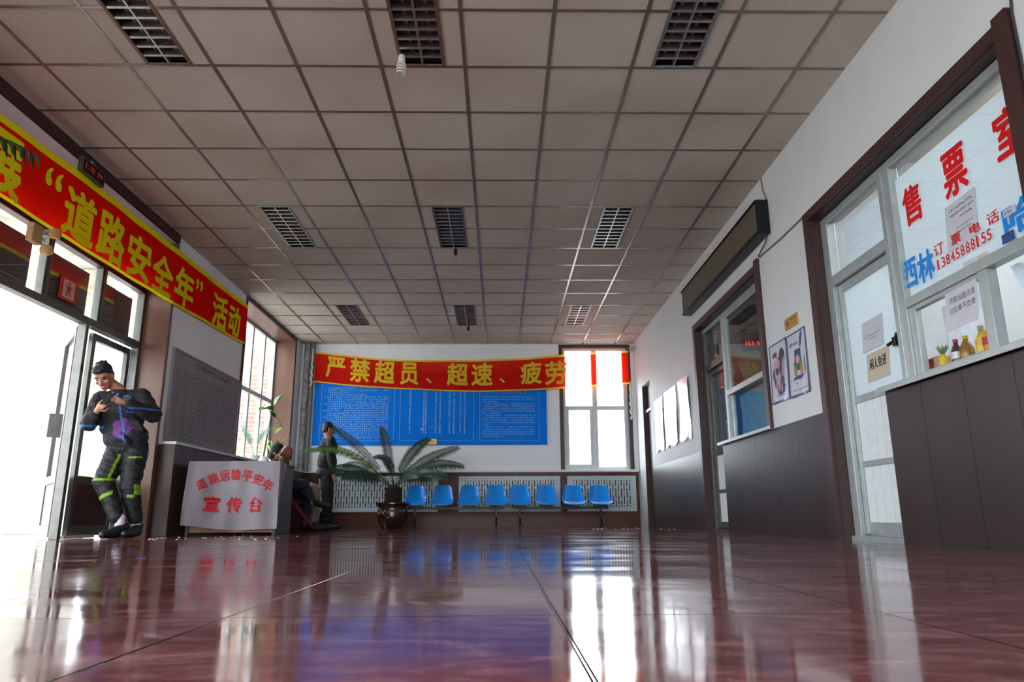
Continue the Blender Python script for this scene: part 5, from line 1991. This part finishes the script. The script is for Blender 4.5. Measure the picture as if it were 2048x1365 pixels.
# --- man leaning in the entrance, looking at a phone
man = thing('person', 'standing man in dark tracksuit with lime trims looking at his phone in the doorway', 'person', (-3.72, 7.45, 0))
hm = rotm(R(10), R(36), R(-14))
hc = (-4.075, 7.33, 1.60)
g = G()
HP = head_prims(g, hc, hm, 1.06)
neck = (-3.965, 7.47, 1.475)
g.cap(HP(0, 0.03, -0.05), 0.056, neck, 0.062)
Lsh, Rsh = (-4.135, 7.44, 1.385), (-3.78, 7.54, 1.43)
Lel, Rel = (-4.165, 7.33, 1.125), (-3.60, 7.48, 1.225)
Lwr, Rwr = (-3.985, 7.13, 1.235), (-3.765, 7.17, 1.315)
pel = (-3.855, 7.53, 0.90)
chest = (-3.945, 7.50, 1.26)
hipL, hipR = (-3.925, 7.50, 0.86), (-3.765, 7.53, 0.86)
knL, knR = (-3.955, 7.34, 0.545), (-3.735, 7.44, 0.50)
anL, anR = (-3.73, 7.33, 0.12), (-3.66, 7.50, 0.11)
g.chain([(neck, 0.06), (chest, 0.12), (pel, 0.12)])
g.chain([(Lsh, 0.055), (Lel, 0.042), (Lwr, 0.028)]).chain([(Rsh, 0.055), (Rel, 0.042), (Rwr, 0.028)])
g.chain([(hipL, 0.085), (knL, 0.055), (anL, 0.038)]).chain([(hipR, 0.085), (knR, 0.055), (anR, 0.038)])
hand_prims(g, Lwr, (0.62, -0.55, 0.35), (0.5, 0.5, 0.7), 1.05, 0.75, -1)
hand_prims(g, Rwr, (-0.75, -0.5, 0.30), (-0.3, 0.5, 0.75), 1.05, 0.75, 1)
solid('body', g, M_skin, man, 0.0065, 5)
face_parts(HP, hm, 1.06, man, M_hair)
g = G()
E2 = lambda x, y, z, a, b, c: g.ell(HP(x, y, z), (a * 1.06, b * 1.06, c * 1.06), hm, 20, 14)
E2(0, 0.028, 0.056, 0.084, 0.098, 0.082)
E2(0, 0.055, 0.0, 0.076, 0.064, 0.075)
E2(0, -0.055, 0.098, 0.062, 0.05, 0.034)
E2(0.03, -0.02, 0.112, 0.05, 0.06, 0.03)
for k in range(26):
    a = rnd.random() * 6.28
    E2(0.06 * math.cos(a) * rnd.random(), 0.01 + 0.07 * math.sin(a), 0.115 + 0.012 * rnd.random(), 0.016, 0.018, 0.02)
solid('hair', g, M_hair, man, 0.008, 3)
# jacket
g = G()
g.chain([(Lsh, 0.09), (Lel, 0.082), ((-4.03, 7.17, 1.215), 0.05)])
g.chain([(Rsh, 0.092), (Rel, 0.084), ((-3.715, 7.20, 1.30), 0.05)])
g.cap(Lsh, 0.088, Rsh, 0.088)
g.ell((-3.955, 7.49, 1.33), (0.205, 0.145, 0.15), rotm(R(12)))
g.ell((-3.925, 7.49, 1.17), (0.215, 0.165, 0.20), rotm(R(12)))
g.ell((-3.865, 7.50, 1.0), (0.22, 0.17, 0.16), rotm(R(12)))
g.ell((-3.845, 7.51, 0.93), (0.20, 0.155, 0.08), rotm(R(12)))
for q_, r_ in (((-4.03, 7.40, 1.05), 0.05), ((-3.72, 7.42, 1.12), 0.06), ((-3.80, 7.36, 0.97), 0.05), ((-3.98, 7.38, 1.22), 0.05)):
    g.ell(q_, (r_ * 1.6, r_, r_ * 0.7), rotm(0.3, 0, 0.7))
g.lathe([(0.082, 0), (0.078, 0.05), (0.07, 0.06), (0.07, 0.0)], (-3.965, 7.46, 1.43), 20)


def jacket_shade(c, n):
    x, y, z = c
    # piping across the shoulders and along the zip, coloured print over the belly
    if n.y < 0.3:
        if abs(z - (1.245 + 0.10 * abs(x + 3.80))) < 0.009 and x > -3.83:
            return 1
        if abs((x + 3.955) + 0.35 * (1.40 - z)) < 0.010 and 1.36 < z < 1.44 and y < 7.5:
            return 1
        if abs((x + 3.925) - 0.30 * (1.40 - z)) < 0.009 and z < 1.40 and z > 0.93 and y < 7.45:
            return 1
    if x < -4.03 and 1.075 < z < 1.10:
        return 1
    dx, dz = (x + 3.845) / 0.085, (z - 1.075) / 0.105
    if y < 7.42 and dx * dx + dz * dz < 1 + 0.15 * math.sin(5 * math.atan2(dz, dx) + 1):
        return 2
    return 0


solid('jacket', g, [M_jacket, M_azure, M_purple], man, 0.0055, 12, jacket_shade, 0.012)
g = G()
for rad in (0.028, 0.014):
    pts = [(-3.825 + rad * math.cos(k * 0.42), 7.352 + 0.02 * math.cos(k * 0.42) * rad / 0.03, 1.385 + rad * math.sin(k * 0.42)) for k in range(16)]
    g.tube(pts, 0.0035, 6)
g.tube([(-3.90, 7.345, 1.355), (-3.875, 7.342, 1.375), (-3.855, 7.346, 1.36), (-3.87, 7.342, 1.345)], 0.004, 6)
g.done('emblem', pm('pale_blue_emblem', '#7a9ac0', 0.6), man, smooth=True)
# trousers
g = G()
g.ell((-3.845, 7.515, 0.90), (0.172, 0.135, 0.11), rotm(R(12)))
g.chain([(hipL, 0.125), (knL, 0.098), ((-3.775, 7.33, 0.20), 0.072)])
g.chain([(hipR, 0.125), (knR, 0.094), ((-3.672, 7.49, 0.19), 0.072)])


def trouser_shade(c, n):
    x, y, z = c
    if x < -3.82 and z < 0.62:
        if abs(z - (0.40 + 0.5 * (x + 3.90))) < 0.02:
            return 1
        if abs(z - 0.565) < 0.012 and n.y < 0.2:
            return 1
    if abs((x + 3.865) - 0.12 * (z - 0.7)) < 0.010 and 0.58 < z < 0.82 and n.y < 0:
        return 1
    if x > -3.80 and abs(z - 0.405) < 0.014 and -3.72 < x < -3.66:
        return 1
    if x > -3.665 and 0.42 < z < 0.52 and n.x > 0.5:
        return 1
    if -3.76 < x < -3.655 and abs(z - 0.79 - 0.05 * (x + 3.7)) < 0.009 and n.y < 0:
        return 1
    return 0


solid('trousers', g, [M_trou, M_lime], man, 0.0055, 12, trouser_shade, 0.011)
for p, q, r_ in (((-3.735, 7.33, 0.19), (-3.735, 7.33, 0.10), 0.047), ((-3.662, 7.50, 0.18), (-3.66, 7.50, 0.10), 0.047)):
    g = G()
    g.cap(p, r_, q, r_)
    g.done('sock', M_sock, man, smooth=True)
shoe('shoe', (-3.70, 7.36, 0.045), (-3.80, 7.10, 0.042), man, M_shoe, s=1.1)
shoe('shoe', (-3.645, 7.53, 0.045), (-3.655, 7.24, 0.042), man, M_shoe, s=1.1)
ph_ = thing('mobile_phone', 'dark mobile phone held in both hands by the man in the doorway', 'phone', (-3.875, 7.07, 1.325))
pmx = rotm(R(-10), R(-35), R(8))
G().obox((-3.875, 7.075, 1.335), (0.075, 0.009, 0.15), pmx).done('phone_body', M_black, ph_, bevel=0.002)
G().obox(Vector((-3.875, 7.075, 1.335)) + pmx @ Vector((0, 0.0052, 0)), (0.066, 0.001, 0.13), pmx).done('screen', M_dark, ph_)

# he stands just inside the door plane: bring him that little step towards the hall
sc_ = 0.95
for o in (man, ph_):
    o.scale = (sc_, sc_, sc_)
    o.location = (o.location.x * sc_ + 0.02, o.location.y * sc_, o.location.z * sc_)

# --- bald man sitting with crossed legs
old = thing('person', 'bald seated man in a dark jacket with crossed legs dozing behind the desk', 'person', (-2.95, 10.2, 0))
hm = rotm(R(50), R(52), R(0))
hc = (-2.955, 10.10, 1.03)
g = G()
HP = head_prims(g, hc, hm, 1.0)
g.cap(HP(0, 0.03, -0.05), 0.054, (-3.02, 10.2, 0.93), 0.06)
Ls, Rs = (-3.08, 10.40, 0.87), (-2.96, 10.02, 0.87)
Le, Re = (-2.93, 10.42, 0.63), (-2.84, 9.98, 0.64)
Lw, Rw = (-2.83, 10.25, 0.645), (-2.90, 10.16, 0.655)
pv = (-3.13, 10.22, 0.53)
g.chain([((-3.02, 10.2, 0.93), 0.06), ((-3.06, 10.21, 0.75), 0.12), (pv, 0.12)])
g.chain([(Ls, 0.055), (Le, 0.042), (Lw, 0.028)]).chain([(Rs, 0.055), (Re, 0.042), (Rw, 0.028)])
hL, hR = (-3.09, 10.31, 0.53), (-3.08, 10.13, 0.55)
kL, kR = (-2.68, 10.30, 0.53), (-2.70, 10.10, 0.62)
aL, aR = (-2.68, 10.30, 0.11), (-2.53, 10.06, 0.37)
g.chain([(hL, 0.085), (kL, 0.055), (aL, 0.038)]).chain([(hR, 0.085), (kR, 0.055), (aR, 0.038)])
hand_prims(g, Rw, (0.75, 0.3, -0.3), (0.1, 0.1, -1), 1.0, 0.5, -1)
hand_prims(g, Lw, (0.3, -0.9, -0.1), (0.1, 0, -1), 1.0, 0.5, 1)
solid('body', g, M_skin_old, old, 0.007, 5)
face_parts(HP, hm, 1.0, old, M_hair)
g = G()
g.chain([(Ls, 0.078), (Le, 0.066), ((-2.86, 10.29, 0.645), 0.046)])
g.chain([(Rs, 0.078), (Re, 0.066), ((-2.885, 10.12, 0.655), 0.046)])
g.cap(Ls, 0.085, Rs, 0.085)
g.ell((-3.05, 10.21, 0.78), (0.14, 0.20, 0.16), rotm(R(-15)))
g.ell((-3.10, 10.21, 0.62), (0.145, 0.19, 0.18), rotm(R(-15)))
g.lathe([(0.08, 0), (0.074, 0.045), (0.066, 0.05), (0.066, 0.0)], (-3.02, 10.2, 0.90), 20)
solid('jacket', g, M_jacket2, old, 0.009, 6, None, 0.012)
g = G()
g.ell((-3.10, 10.22, 0.53), (0.14, 0.17, 0.10))
g.chain([(hL, 0.11), (kL, 0.082), ((-2.68, 10.30, 0.19), 0.062)])
g.chain([(hR, 0.11), (kR, 0.085), ((-2.57, 10.07, 0.43), 0.064)])
solid('trousers', g, M_navy, old, 0.009, 6, None, 0.011)
shoe('shoe', (-2.55, 10.06, 0.36), (-2.28, 10.01, 0.335), old, M_shoe, up=(-0.45, 0.05, 0.9))
shoe('shoe', (-2.70, 10.30, 0.042), (-2.43, 10.28, 0.04), old, M_shoe)
for p, q in (((-2.555, 10.065, 0.42), (-2.535, 10.06, 0.37)), ((-2.68, 10.30, 0.18), (-2.68, 10.3, 0.10))):
    g = G()
    g.cap(p, 0.045, q, 0.045)
    g.done('sock', pm('lilac_sock', '#6a6590', 0.9), old, smooth=True)

# --- sitter beyond, hood up, khaki trousers
o2 = thing('person', 'seated person with a dark hood and khaki trousers beyond the bald man', 'person', (-3.15, 11.05, 0))
hm = rotm(R(75), R(20), 0)
hc = (-3.34, 11.0, 1.13)
g = G()
HP = head_prims(g, hc, hm, 1.0)
nk = (-3.37, 11.02, 1.02)
g.cap(HP(0, 0.03, -0.05), 0.054, nk, 0.06)
Ls, Rs = (-3.36, 11.22, 0.95), (-3.32, 10.84, 0.95)
Le, Re = (-3.22, 11.28, 0.70), (-3.18, 10.80, 0.70)
Lw, Rw = (-2.99, 11.18, 0.68), (-2.98, 10.92, 0.68)
g.chain([(nk, 0.06), ((-3.34, 11.03, 0.80), 0.12), ((-3.28, 11.03, 0.55), 0.12)])
g.chain([(Ls, 0.055), (Le, 0.042), (Lw, 0.028)]).chain([(Rs, 0.055), (Re, 0.042), (Rw, 0.028)])
hL, hR = (-3.25, 11.14, 0.55), (-3.25, 10.95, 0.55)
kL, kR = (-2.80, 11.16, 0.60), (-2.80, 10.93, 0.60)
aL, aR = (-2.76, 11.16, 0.11), (-2.76, 10.93, 0.11)
g.chain([(hL, 0.085), (kL, 0.055), (aL, 0.038)]).chain([(hR, 0.085), (kR, 0.055), (aR, 0.038)])
hand_prims(g, Rw, (0.9, 0.1, -0.2), (0, 0.1, -1), 1.0, 0.5, -1)
hand_prims(g, Lw, (0.9, -0.1, -0.2), (0, 0, -1), 1.0, 0.5, 1)
solid('body', g, M_skin, o2, 0.0075, 5)
face_parts(HP, hm, 1.0, o2, M_hair)
g = G()
g.ell(HP(0, 0.035, 0.04), (0.095, 0.105, 0.108), hm)
g.ell(HP(0, 0.055, -0.06), (0.088, 0.075, 0.08), hm)
solid('hood', g, M_jacket3, o2, 0.009, 5)
g = G()
g.chain([(Ls, 0.078), (Le, 0.066), ((-3.03, 11.2, 0.68), 0.046)]).chain([(Rs, 0.078), (Re, 0.066), ((-3.02, 10.9, 0.68), 0.046)])
g.cap(Ls, 0.085, Rs, 0.085)
g.ell((-3.33, 11.03, 0.85), (0.14, 0.20, 0.16)).ell((-3.29, 11.03, 0.65), (0.15, 0.19, 0.18))
solid('jacket', g, M_jacket3, o2, 0.009, 6, None, 0.012)
g = G()
g.ell((-3.26, 11.04, 0.55), (0.14, 0.17, 0.10))
g.chain([(hL, 0.11), (kL, 0.085), ((-2.77, 11.16, 0.16), 0.068)]).chain([(hR, 0.11), (kR, 0.085), ((-2.77, 10.93, 0.16), 0.068)])
solid('trousers', g, M_khaki, o2, 0.009, 6, None, 0.011)
shoe('shoe', (-2.79, 11.16, 0.042), (-2.52, 11.15, 0.04), o2, M_shoe)
shoe('shoe', (-2.79, 10.93, 0.042), (-2.52, 10.91, 0.04), o2, M_shoe)

# --- person standing by the corner
st = thing('person', 'person standing in dark clothes between the sitters and the potted cycad', 'person', (-2.86, 12.2, 0))
hm = rotm(R(120), R(12), 0)
hc = (-2.885, 12.2, 1.62)
g = G()
HP = head_prims(g, hc, hm, 1.0)
nk = (-2.88, 12.2, 1.48)
g.cap(HP(0, 0.03, -0.05), 0.054, nk, 0.06)
Ls, Rs = (-2.94, 12.36, 1.42), (-2.80, 12.04, 1.42)
Le, Re = (-2.95, 12.42, 1.12), (-2.78, 11.96, 1.12)
Lw, Rw = (-2.84, 12.38, 0.88), (-2.70, 11.97, 0.88)
g.chain([(nk, 0.06), ((-2.88, 12.2, 1.28), 0.12), ((-2.88, 12.2, 0.92), 0.11)])
g.chain([(Ls, 0.052), (Le, 0.04), (Lw, 0.027)]).chain([(Rs, 0.052), (Re, 0.04), (Rw, 0.027)])
hL, hR = (-2.91, 12.28, 0.88), (-2.85, 12.12, 0.88)
kL, kR = (-2.88, 12.30, 0.48), (-2.81, 12.11, 0.48)
aL, aR = (-2.88, 12.32, 0.10), (-2.80, 12.11, 0.10)
g.chain([(hL, 0.085), (kL, 0.055), (aL, 0.036)]).chain([(hR, 0.085), (kR, 0.055), (aR, 0.036)])
hand_prims(g, Lw, (0.15, 0, -1), (0.7, -0.6, 0), 1.0, 0.35, 1)
hand_prims(g, Rw, (0.15, 0, -1), (0.3, 0.9, 0), 1.0, 0.35, -1)
solid('body', g, M_skin, st, 0.0075, 5)
face_parts(HP, hm, 1.0, st, M_hair)
g = G()
g.ell(HP(0, 0.026, 0.052), (0.083, 0.098, 0.083), hm).ell(HP(0, 0.055, -0.005), (0.076, 0.064, 0.078), hm)
solid('hair', g, M_hair, st, 0.009, 4)
g = G()
g.chain([(Ls, 0.074), (Le, 0.062), ((-2.85, 12.385, 0.92), 0.046)]).chain([(Rs, 0.074), (Re, 0.062), ((-2.71, 11.97, 0.92), 0.046)])
g.cap(Ls, 0.08, Rs, 0.08)
g.ell((-2.87, 12.2, 1.33), (0.14, 0.19, 0.16), rotm(R(-22))).ell((-2.88, 12.2, 1.08), (0.15, 0.185, 0.22), rotm(R(-22))).ell((-2.88, 12.2, 0.90), (0.155, 0.19, 0.12), rotm(R(-22)))
solid('jacket', g, M_jacket2, st, 0.009, 6, None, 0.014)
g = G()
g.ell((-2.88, 12.2, 0.88), (0.12, 0.16, 0.10), rotm(R(-22)))
g.chain([(hL, 0.105), (kL, 0.078), ((-2.88, 12.32, 0.13), 0.065)]).chain([(hR, 0.105), (kR, 0.078), ((-2.80, 12.11, 0.13), 0.065)])
solid('trousers', g, M_trou, st, 0.009, 6, None, 0.011)
shoe('shoe', (-2.91, 12.32, 0.042), (-2.65, 12.38, 0.04), st, M_shoe)
shoe('shoe', (-2.83, 12.11, 0.042), (-2.57, 12.14, 0.04), st, M_shoe)

# --- closed umbrella leaning at the bench
um = thing('umbrella', 'closed dark red umbrella leaning against the bench beside the bald man', 'umbrella', (-2.46, 9.9, 0))
u0_, u1_ = Vector((-2.43, 9.86, 0.012)), Vector((-2.93, 9.92, 0.55))
dd = (u1_ - u0_)
g = G()
g.tube([u0_ + dd * t for t in (0.08, 0.12, 0.3, 0.55, 0.72, 0.78)], [0.006, 0.014, 0.026, 0.034, 0.022, 0.01], 9)
g.done('canopy', M_umbrella, um, smooth=True)
g = G()
g.tube([u0_, u0_ + dd * 0.1], 0.005, 8)
g.tube([u0_ + dd * 0.76, u1_], 0.006, 8)
g.done('shaft', M_black, um)
g = G()
hk = [u1_ + Vector((-0.03 * math.sin(k * 0.5) - 0.0, 0, 0.03 * (1 - math.cos(k * 0.5)))) for k in range(7)]
g.tube(hk, 0.009, 8)
g.done('handle', M_wood, um, smooth=True)

# ------------------------------------------------------------------ plants on the window sill
ZS = 0.985


def flowerpot(o, x, y, r, h, mat):
    G().lathe([(r * 0.68, 0), (r * 0.72, 0.004), (r * 0.95, h * 0.8), (r * 1.05, h * 0.8), (r * 1.05, h), (r * 0.9, h), (r * 0.86, h * 0.88)], (x, y, ZS), 24).done('flower_pot', mat, o, smooth=50)
    G().lathe([(r * 0.86, 0), (r * 0.3, 0.006)], (x, y, ZS + h * 0.86), 16).done('soil', M_soil, o)


def broad_leaf(p, d, L, W, up=(0, 0, 1), droop=0.2):
    p, d = Vector(p), Vector(d).normalized()
    s = d.cross(Vector(up)).normalized()
    u = s.cross(d)
    g = G()

    def f(a, b):
        w = W * math.sin(math.pi * min(0.98, 0.06 + 0.94 * a)) ** 0.75
        x = b * 2 - 1
        return p + d * L * a + s * w * 0.5 * x + u * (0.25 * W * abs(x) * math.sin(math.pi * a)) + Vector((0, 0, -droop * L * a * a))
    g.sheet(f, 10, 6)
    g.sheet(lambda a, b: f(a, b) - u * 0.002, 10, 6)
    return g


fx, fy_ = -3.80, 11.28
o = thing('feathery_plant', 'pale feathery plant in a wide cream pot on the left window sill', 'potted plant', (fx, fy_, ZS), 'pot plants on the left window sill')
flowerpot(o, fx, fy_, 0.09, 0.13, M_offwhite)
rn = random.Random(8)
for k in range(9):
    a = rn.random() * 6.28
    tip = (fx + 0.20 * math.cos(a), fy_ + 0.20 * math.sin(a), ZS + 0.42 + 0.22 * rn.random())
    frond((fx, fy_, ZS + 0.11), (fx + 0.05 * math.cos(a), fy_ + 0.05 * math.sin(a), ZS + 0.38), tip, 0.07, 22, r=0.003, droop=0.3, start=0.4, width=0.003).done('spray', pm('silver_leaf', '#8fae9c', 0.5), o)

tx, ty = -3.76, 11.62
o = thing('tall_sill_plant', 'tall bare stemmed plant with four broad leaves in a white pot on the left sill', 'potted plant', (tx, ty, ZS), 'pot plants on the left window sill')
flowerpot(o, tx, ty, 0.075, 0.14, M_white)
stem = [(tx, ty, ZS + 0.1), (tx + 0.02, ty + 0.01, ZS + 0.35), (tx + 0.05, ty + 0.03, ZS + 0.65), (tx + 0.07, ty + 0.05, ZS + 0.86), (tx + 0.10, ty + 0.06, ZS + 0.98)]
G().tube(stem, [0.016, 0.014, 0.012, 0.011, 0.006], 8).done('stem', M_stem, o, smooth=True)
for p, d, L, W, dr, mt in (((tx + 0.10, ty + 0.06, ZS + 0.98), (0.55, 0.5, 1.0), 0.24, 0.11, 0.05, M_leaf_mid),
                           ((tx + 0.07, ty + 0.05, ZS + 0.88), (-0.45, -0.9, 0.25), 0.30, 0.13, 0.35, M_leaf_mid),
                           ((tx + 0.07, ty + 0.05, ZS + 0.86), (0.4, -0.6, -0.2), 0.18, 0.10, 0.3, M_leaf_dark),
                           ((tx + 0.20, ty + 0.18, ZS + 0.62), (-0.1, -0.9, -0.25), 0.24, 0.10, 0.2, M_leaf_pale)):
    broad_leaf(p, d, L, W * 1.5, droop=dr).done('leaf', mt, o, smooth=True)
G().tube([(tx + 0.075, ty + 0.05, ZS + 0.83), (tx + 0.16, ty + 0.12, ZS + 0.76), (tx + 0.205, ty + 0.185, ZS + 0.62)], 0.006, 7).done('leaf_stalk', M_leaf_mid, o, smooth=True)

sx_, sy_ = -3.72, 12.05
o = thing('spider_plant', 'striped spider plant in a pot on the left sill beside the window reveal', 'potted plant', (sx_, sy_, ZS), 'pot plants on the left window sill')
flowerpot(o, sx_, sy_, 0.08, 0.15, M_offwhite)
for k in range(26):
    a = rn.random() * 6.28
    L = 0.22 + 0.14 * rn.random()
    d = Vector((math.cos(a), math.sin(a), 0))
    g = G()
    p = Vector((sx_, sy_, ZS + 0.13))
    pts = [p + d * L * t + Vector((0, 0, 0.30 * math.sin(2.4 * t) * (0.6 + 0.5 * rn.random()))) for t in (0, 0.25, 0.5, 0.75, 1.0)]
    s = Vector((-d.y, d.x, 0))
    for q, r_, w0, w1 in zip(pts, pts[1:], (0.010, 0.012, 0.010, 0.007), (0.012, 0.010, 0.007, 0.001)):
        g.face([q - s * w0, q + s * w0, r_ + s * w1, r_ - s * w1])
    g.done('leaf', M_leaf_pale if k % 3 else M_leaf_mid, o)
g = G()
g.tube([(sx_, sy_, ZS + 0.15), (sx_ + 0.08, sy_ + 0.05, ZS + 0.42), (sx_ + 0.18, sy_ + 0.10, ZS + 0.52), (sx_ + 0.27, sy_ + 0.14, ZS + 0.50)], [0.004, 0.003, 0.003, 0.002], 6)
g.done('runner', M_leaf_pale, o, smooth=True)

# ------------------------------------------------------------------ tall palm beside the camera end of the entrance
qx, qy = -3.28, 3.72
o = thing('tall_potted_palm', 'dark green frond of a tall potted palm overlapping the start of the entrance banner', 'potted plant', (qx, qy, 0))
G().lathe([(0.13, 0), (0.14, 0.01), (0.18, 0.26), (0.195, 0.26), (0.195, 0.30), (0.17, 0.30), (0.16, 0.27)], (qx, qy, 0), 28).done('plant_pot', M_pot, o, smooth=50)
G().lathe([(0.16, 0), (0.05, 0.01)], (qx, qy, 0.26), 18).done('soil', M_soil, o)
G().tube([(qx, qy, 0.26), (qx + 0.02, qy, 0.9), (qx - 0.01, qy + 0.02, 1.6), (qx, qy, 2.25)], [0.035, 0.03, 0.026, 0.022], 10).done('trunk', M_trunk, o, smooth=True)


def drooping_frond(base, mid, tip, n, L, mat):
    p0, p1, p2 = Vector(base), Vector(mid), Vector(tip)
    B = lambda t: p0 * (1 - t) ** 2 + p1 * 2 * t * (1 - t) + p2 * t * t
    g = G()
    g.tube([B(k / 10) for k in range(11)], [0.008 - 0.0005 * k for k in range(11)], 7)
    for k in range(n):
        t = 0.2 + 0.78 * k / (n - 1)
        p = B(t)
        d = (p2 - p0).normalized()
        s = d.cross(Vector((0, 0, 1))).normalized()
        for sg in (-1, 1):
            q = [p, p + d * 0.02 + s * sg * 0.03 + Vector((0, 0, -0.035)), p + d * 0.04 + s * sg * 0.035 + Vector((0, 0, -L))]
            g.tube([q[0], q[1], q[2]], [0.005, 0.012, 0.004], 6)
    g.done('frond', mat, o, smooth=True)


drooping_frond((qx, qy, 2.22), (qx + 0.02, qy + 0.30, 2.60), (qx + 0.31, qy + 0.52, 2.445), 12, 0.11, M_leaf_dark)
for a, l_ in ((2.2, 0.40), (3.4, 0.36), (4.4, 0.5), (5.3, 0.55), (0.2, 0.35)):
    drooping_frond((qx, qy, 2.2), (qx + l_ * 0.4 * math.cos(a), qy + l_ * 0.5 * math.sin(a), 2.6), (qx + l_ * 0.75 * math.cos(a), qy + l_ * math.sin(a), 2.35), 12, 0.085, M_leaf_dark)

# ------------------------------------------------------------------ bits on the floor
tag(G().obox((-1.667, 3.52, 0.0015), (0.045, 0.012, 0.003)).done('tape_scrap', M_tape, None), 'small dark blue scrap lying on the floor', 'scrap')
rn = random.Random(17)
g = G()
for k in range(60):
    x, y = (1.1 + 1.3 * rn.random(), 10.0 + 1.9 * rn.random()) if k % 2 else (-3.2 + 1.2 * rn.random(), 6.3 + 1.4 * rn.random())
    r_ = 0.006 + 0.01 * rn.random()
    g.obox((x, y, 0.0015), (r_ * 2, r_, 0.003), Euler((0, 0, rn.random() * 3)).to_matrix())
tag(g.done('floor_litter', M_offwhite, None), 'tiny pale specks of litter scattered on the floor', 'litter', kind='stuff')

struct(G().box(-8.2, -4.13, 2.2, 10.3, 3.6, 3.78).done('porch_shade_canopy', M_plaster_out), 'unseen pale canopy added outside the entrance to shade the porch', 'canopy')  # out of view, added to keep sky light off the pillar
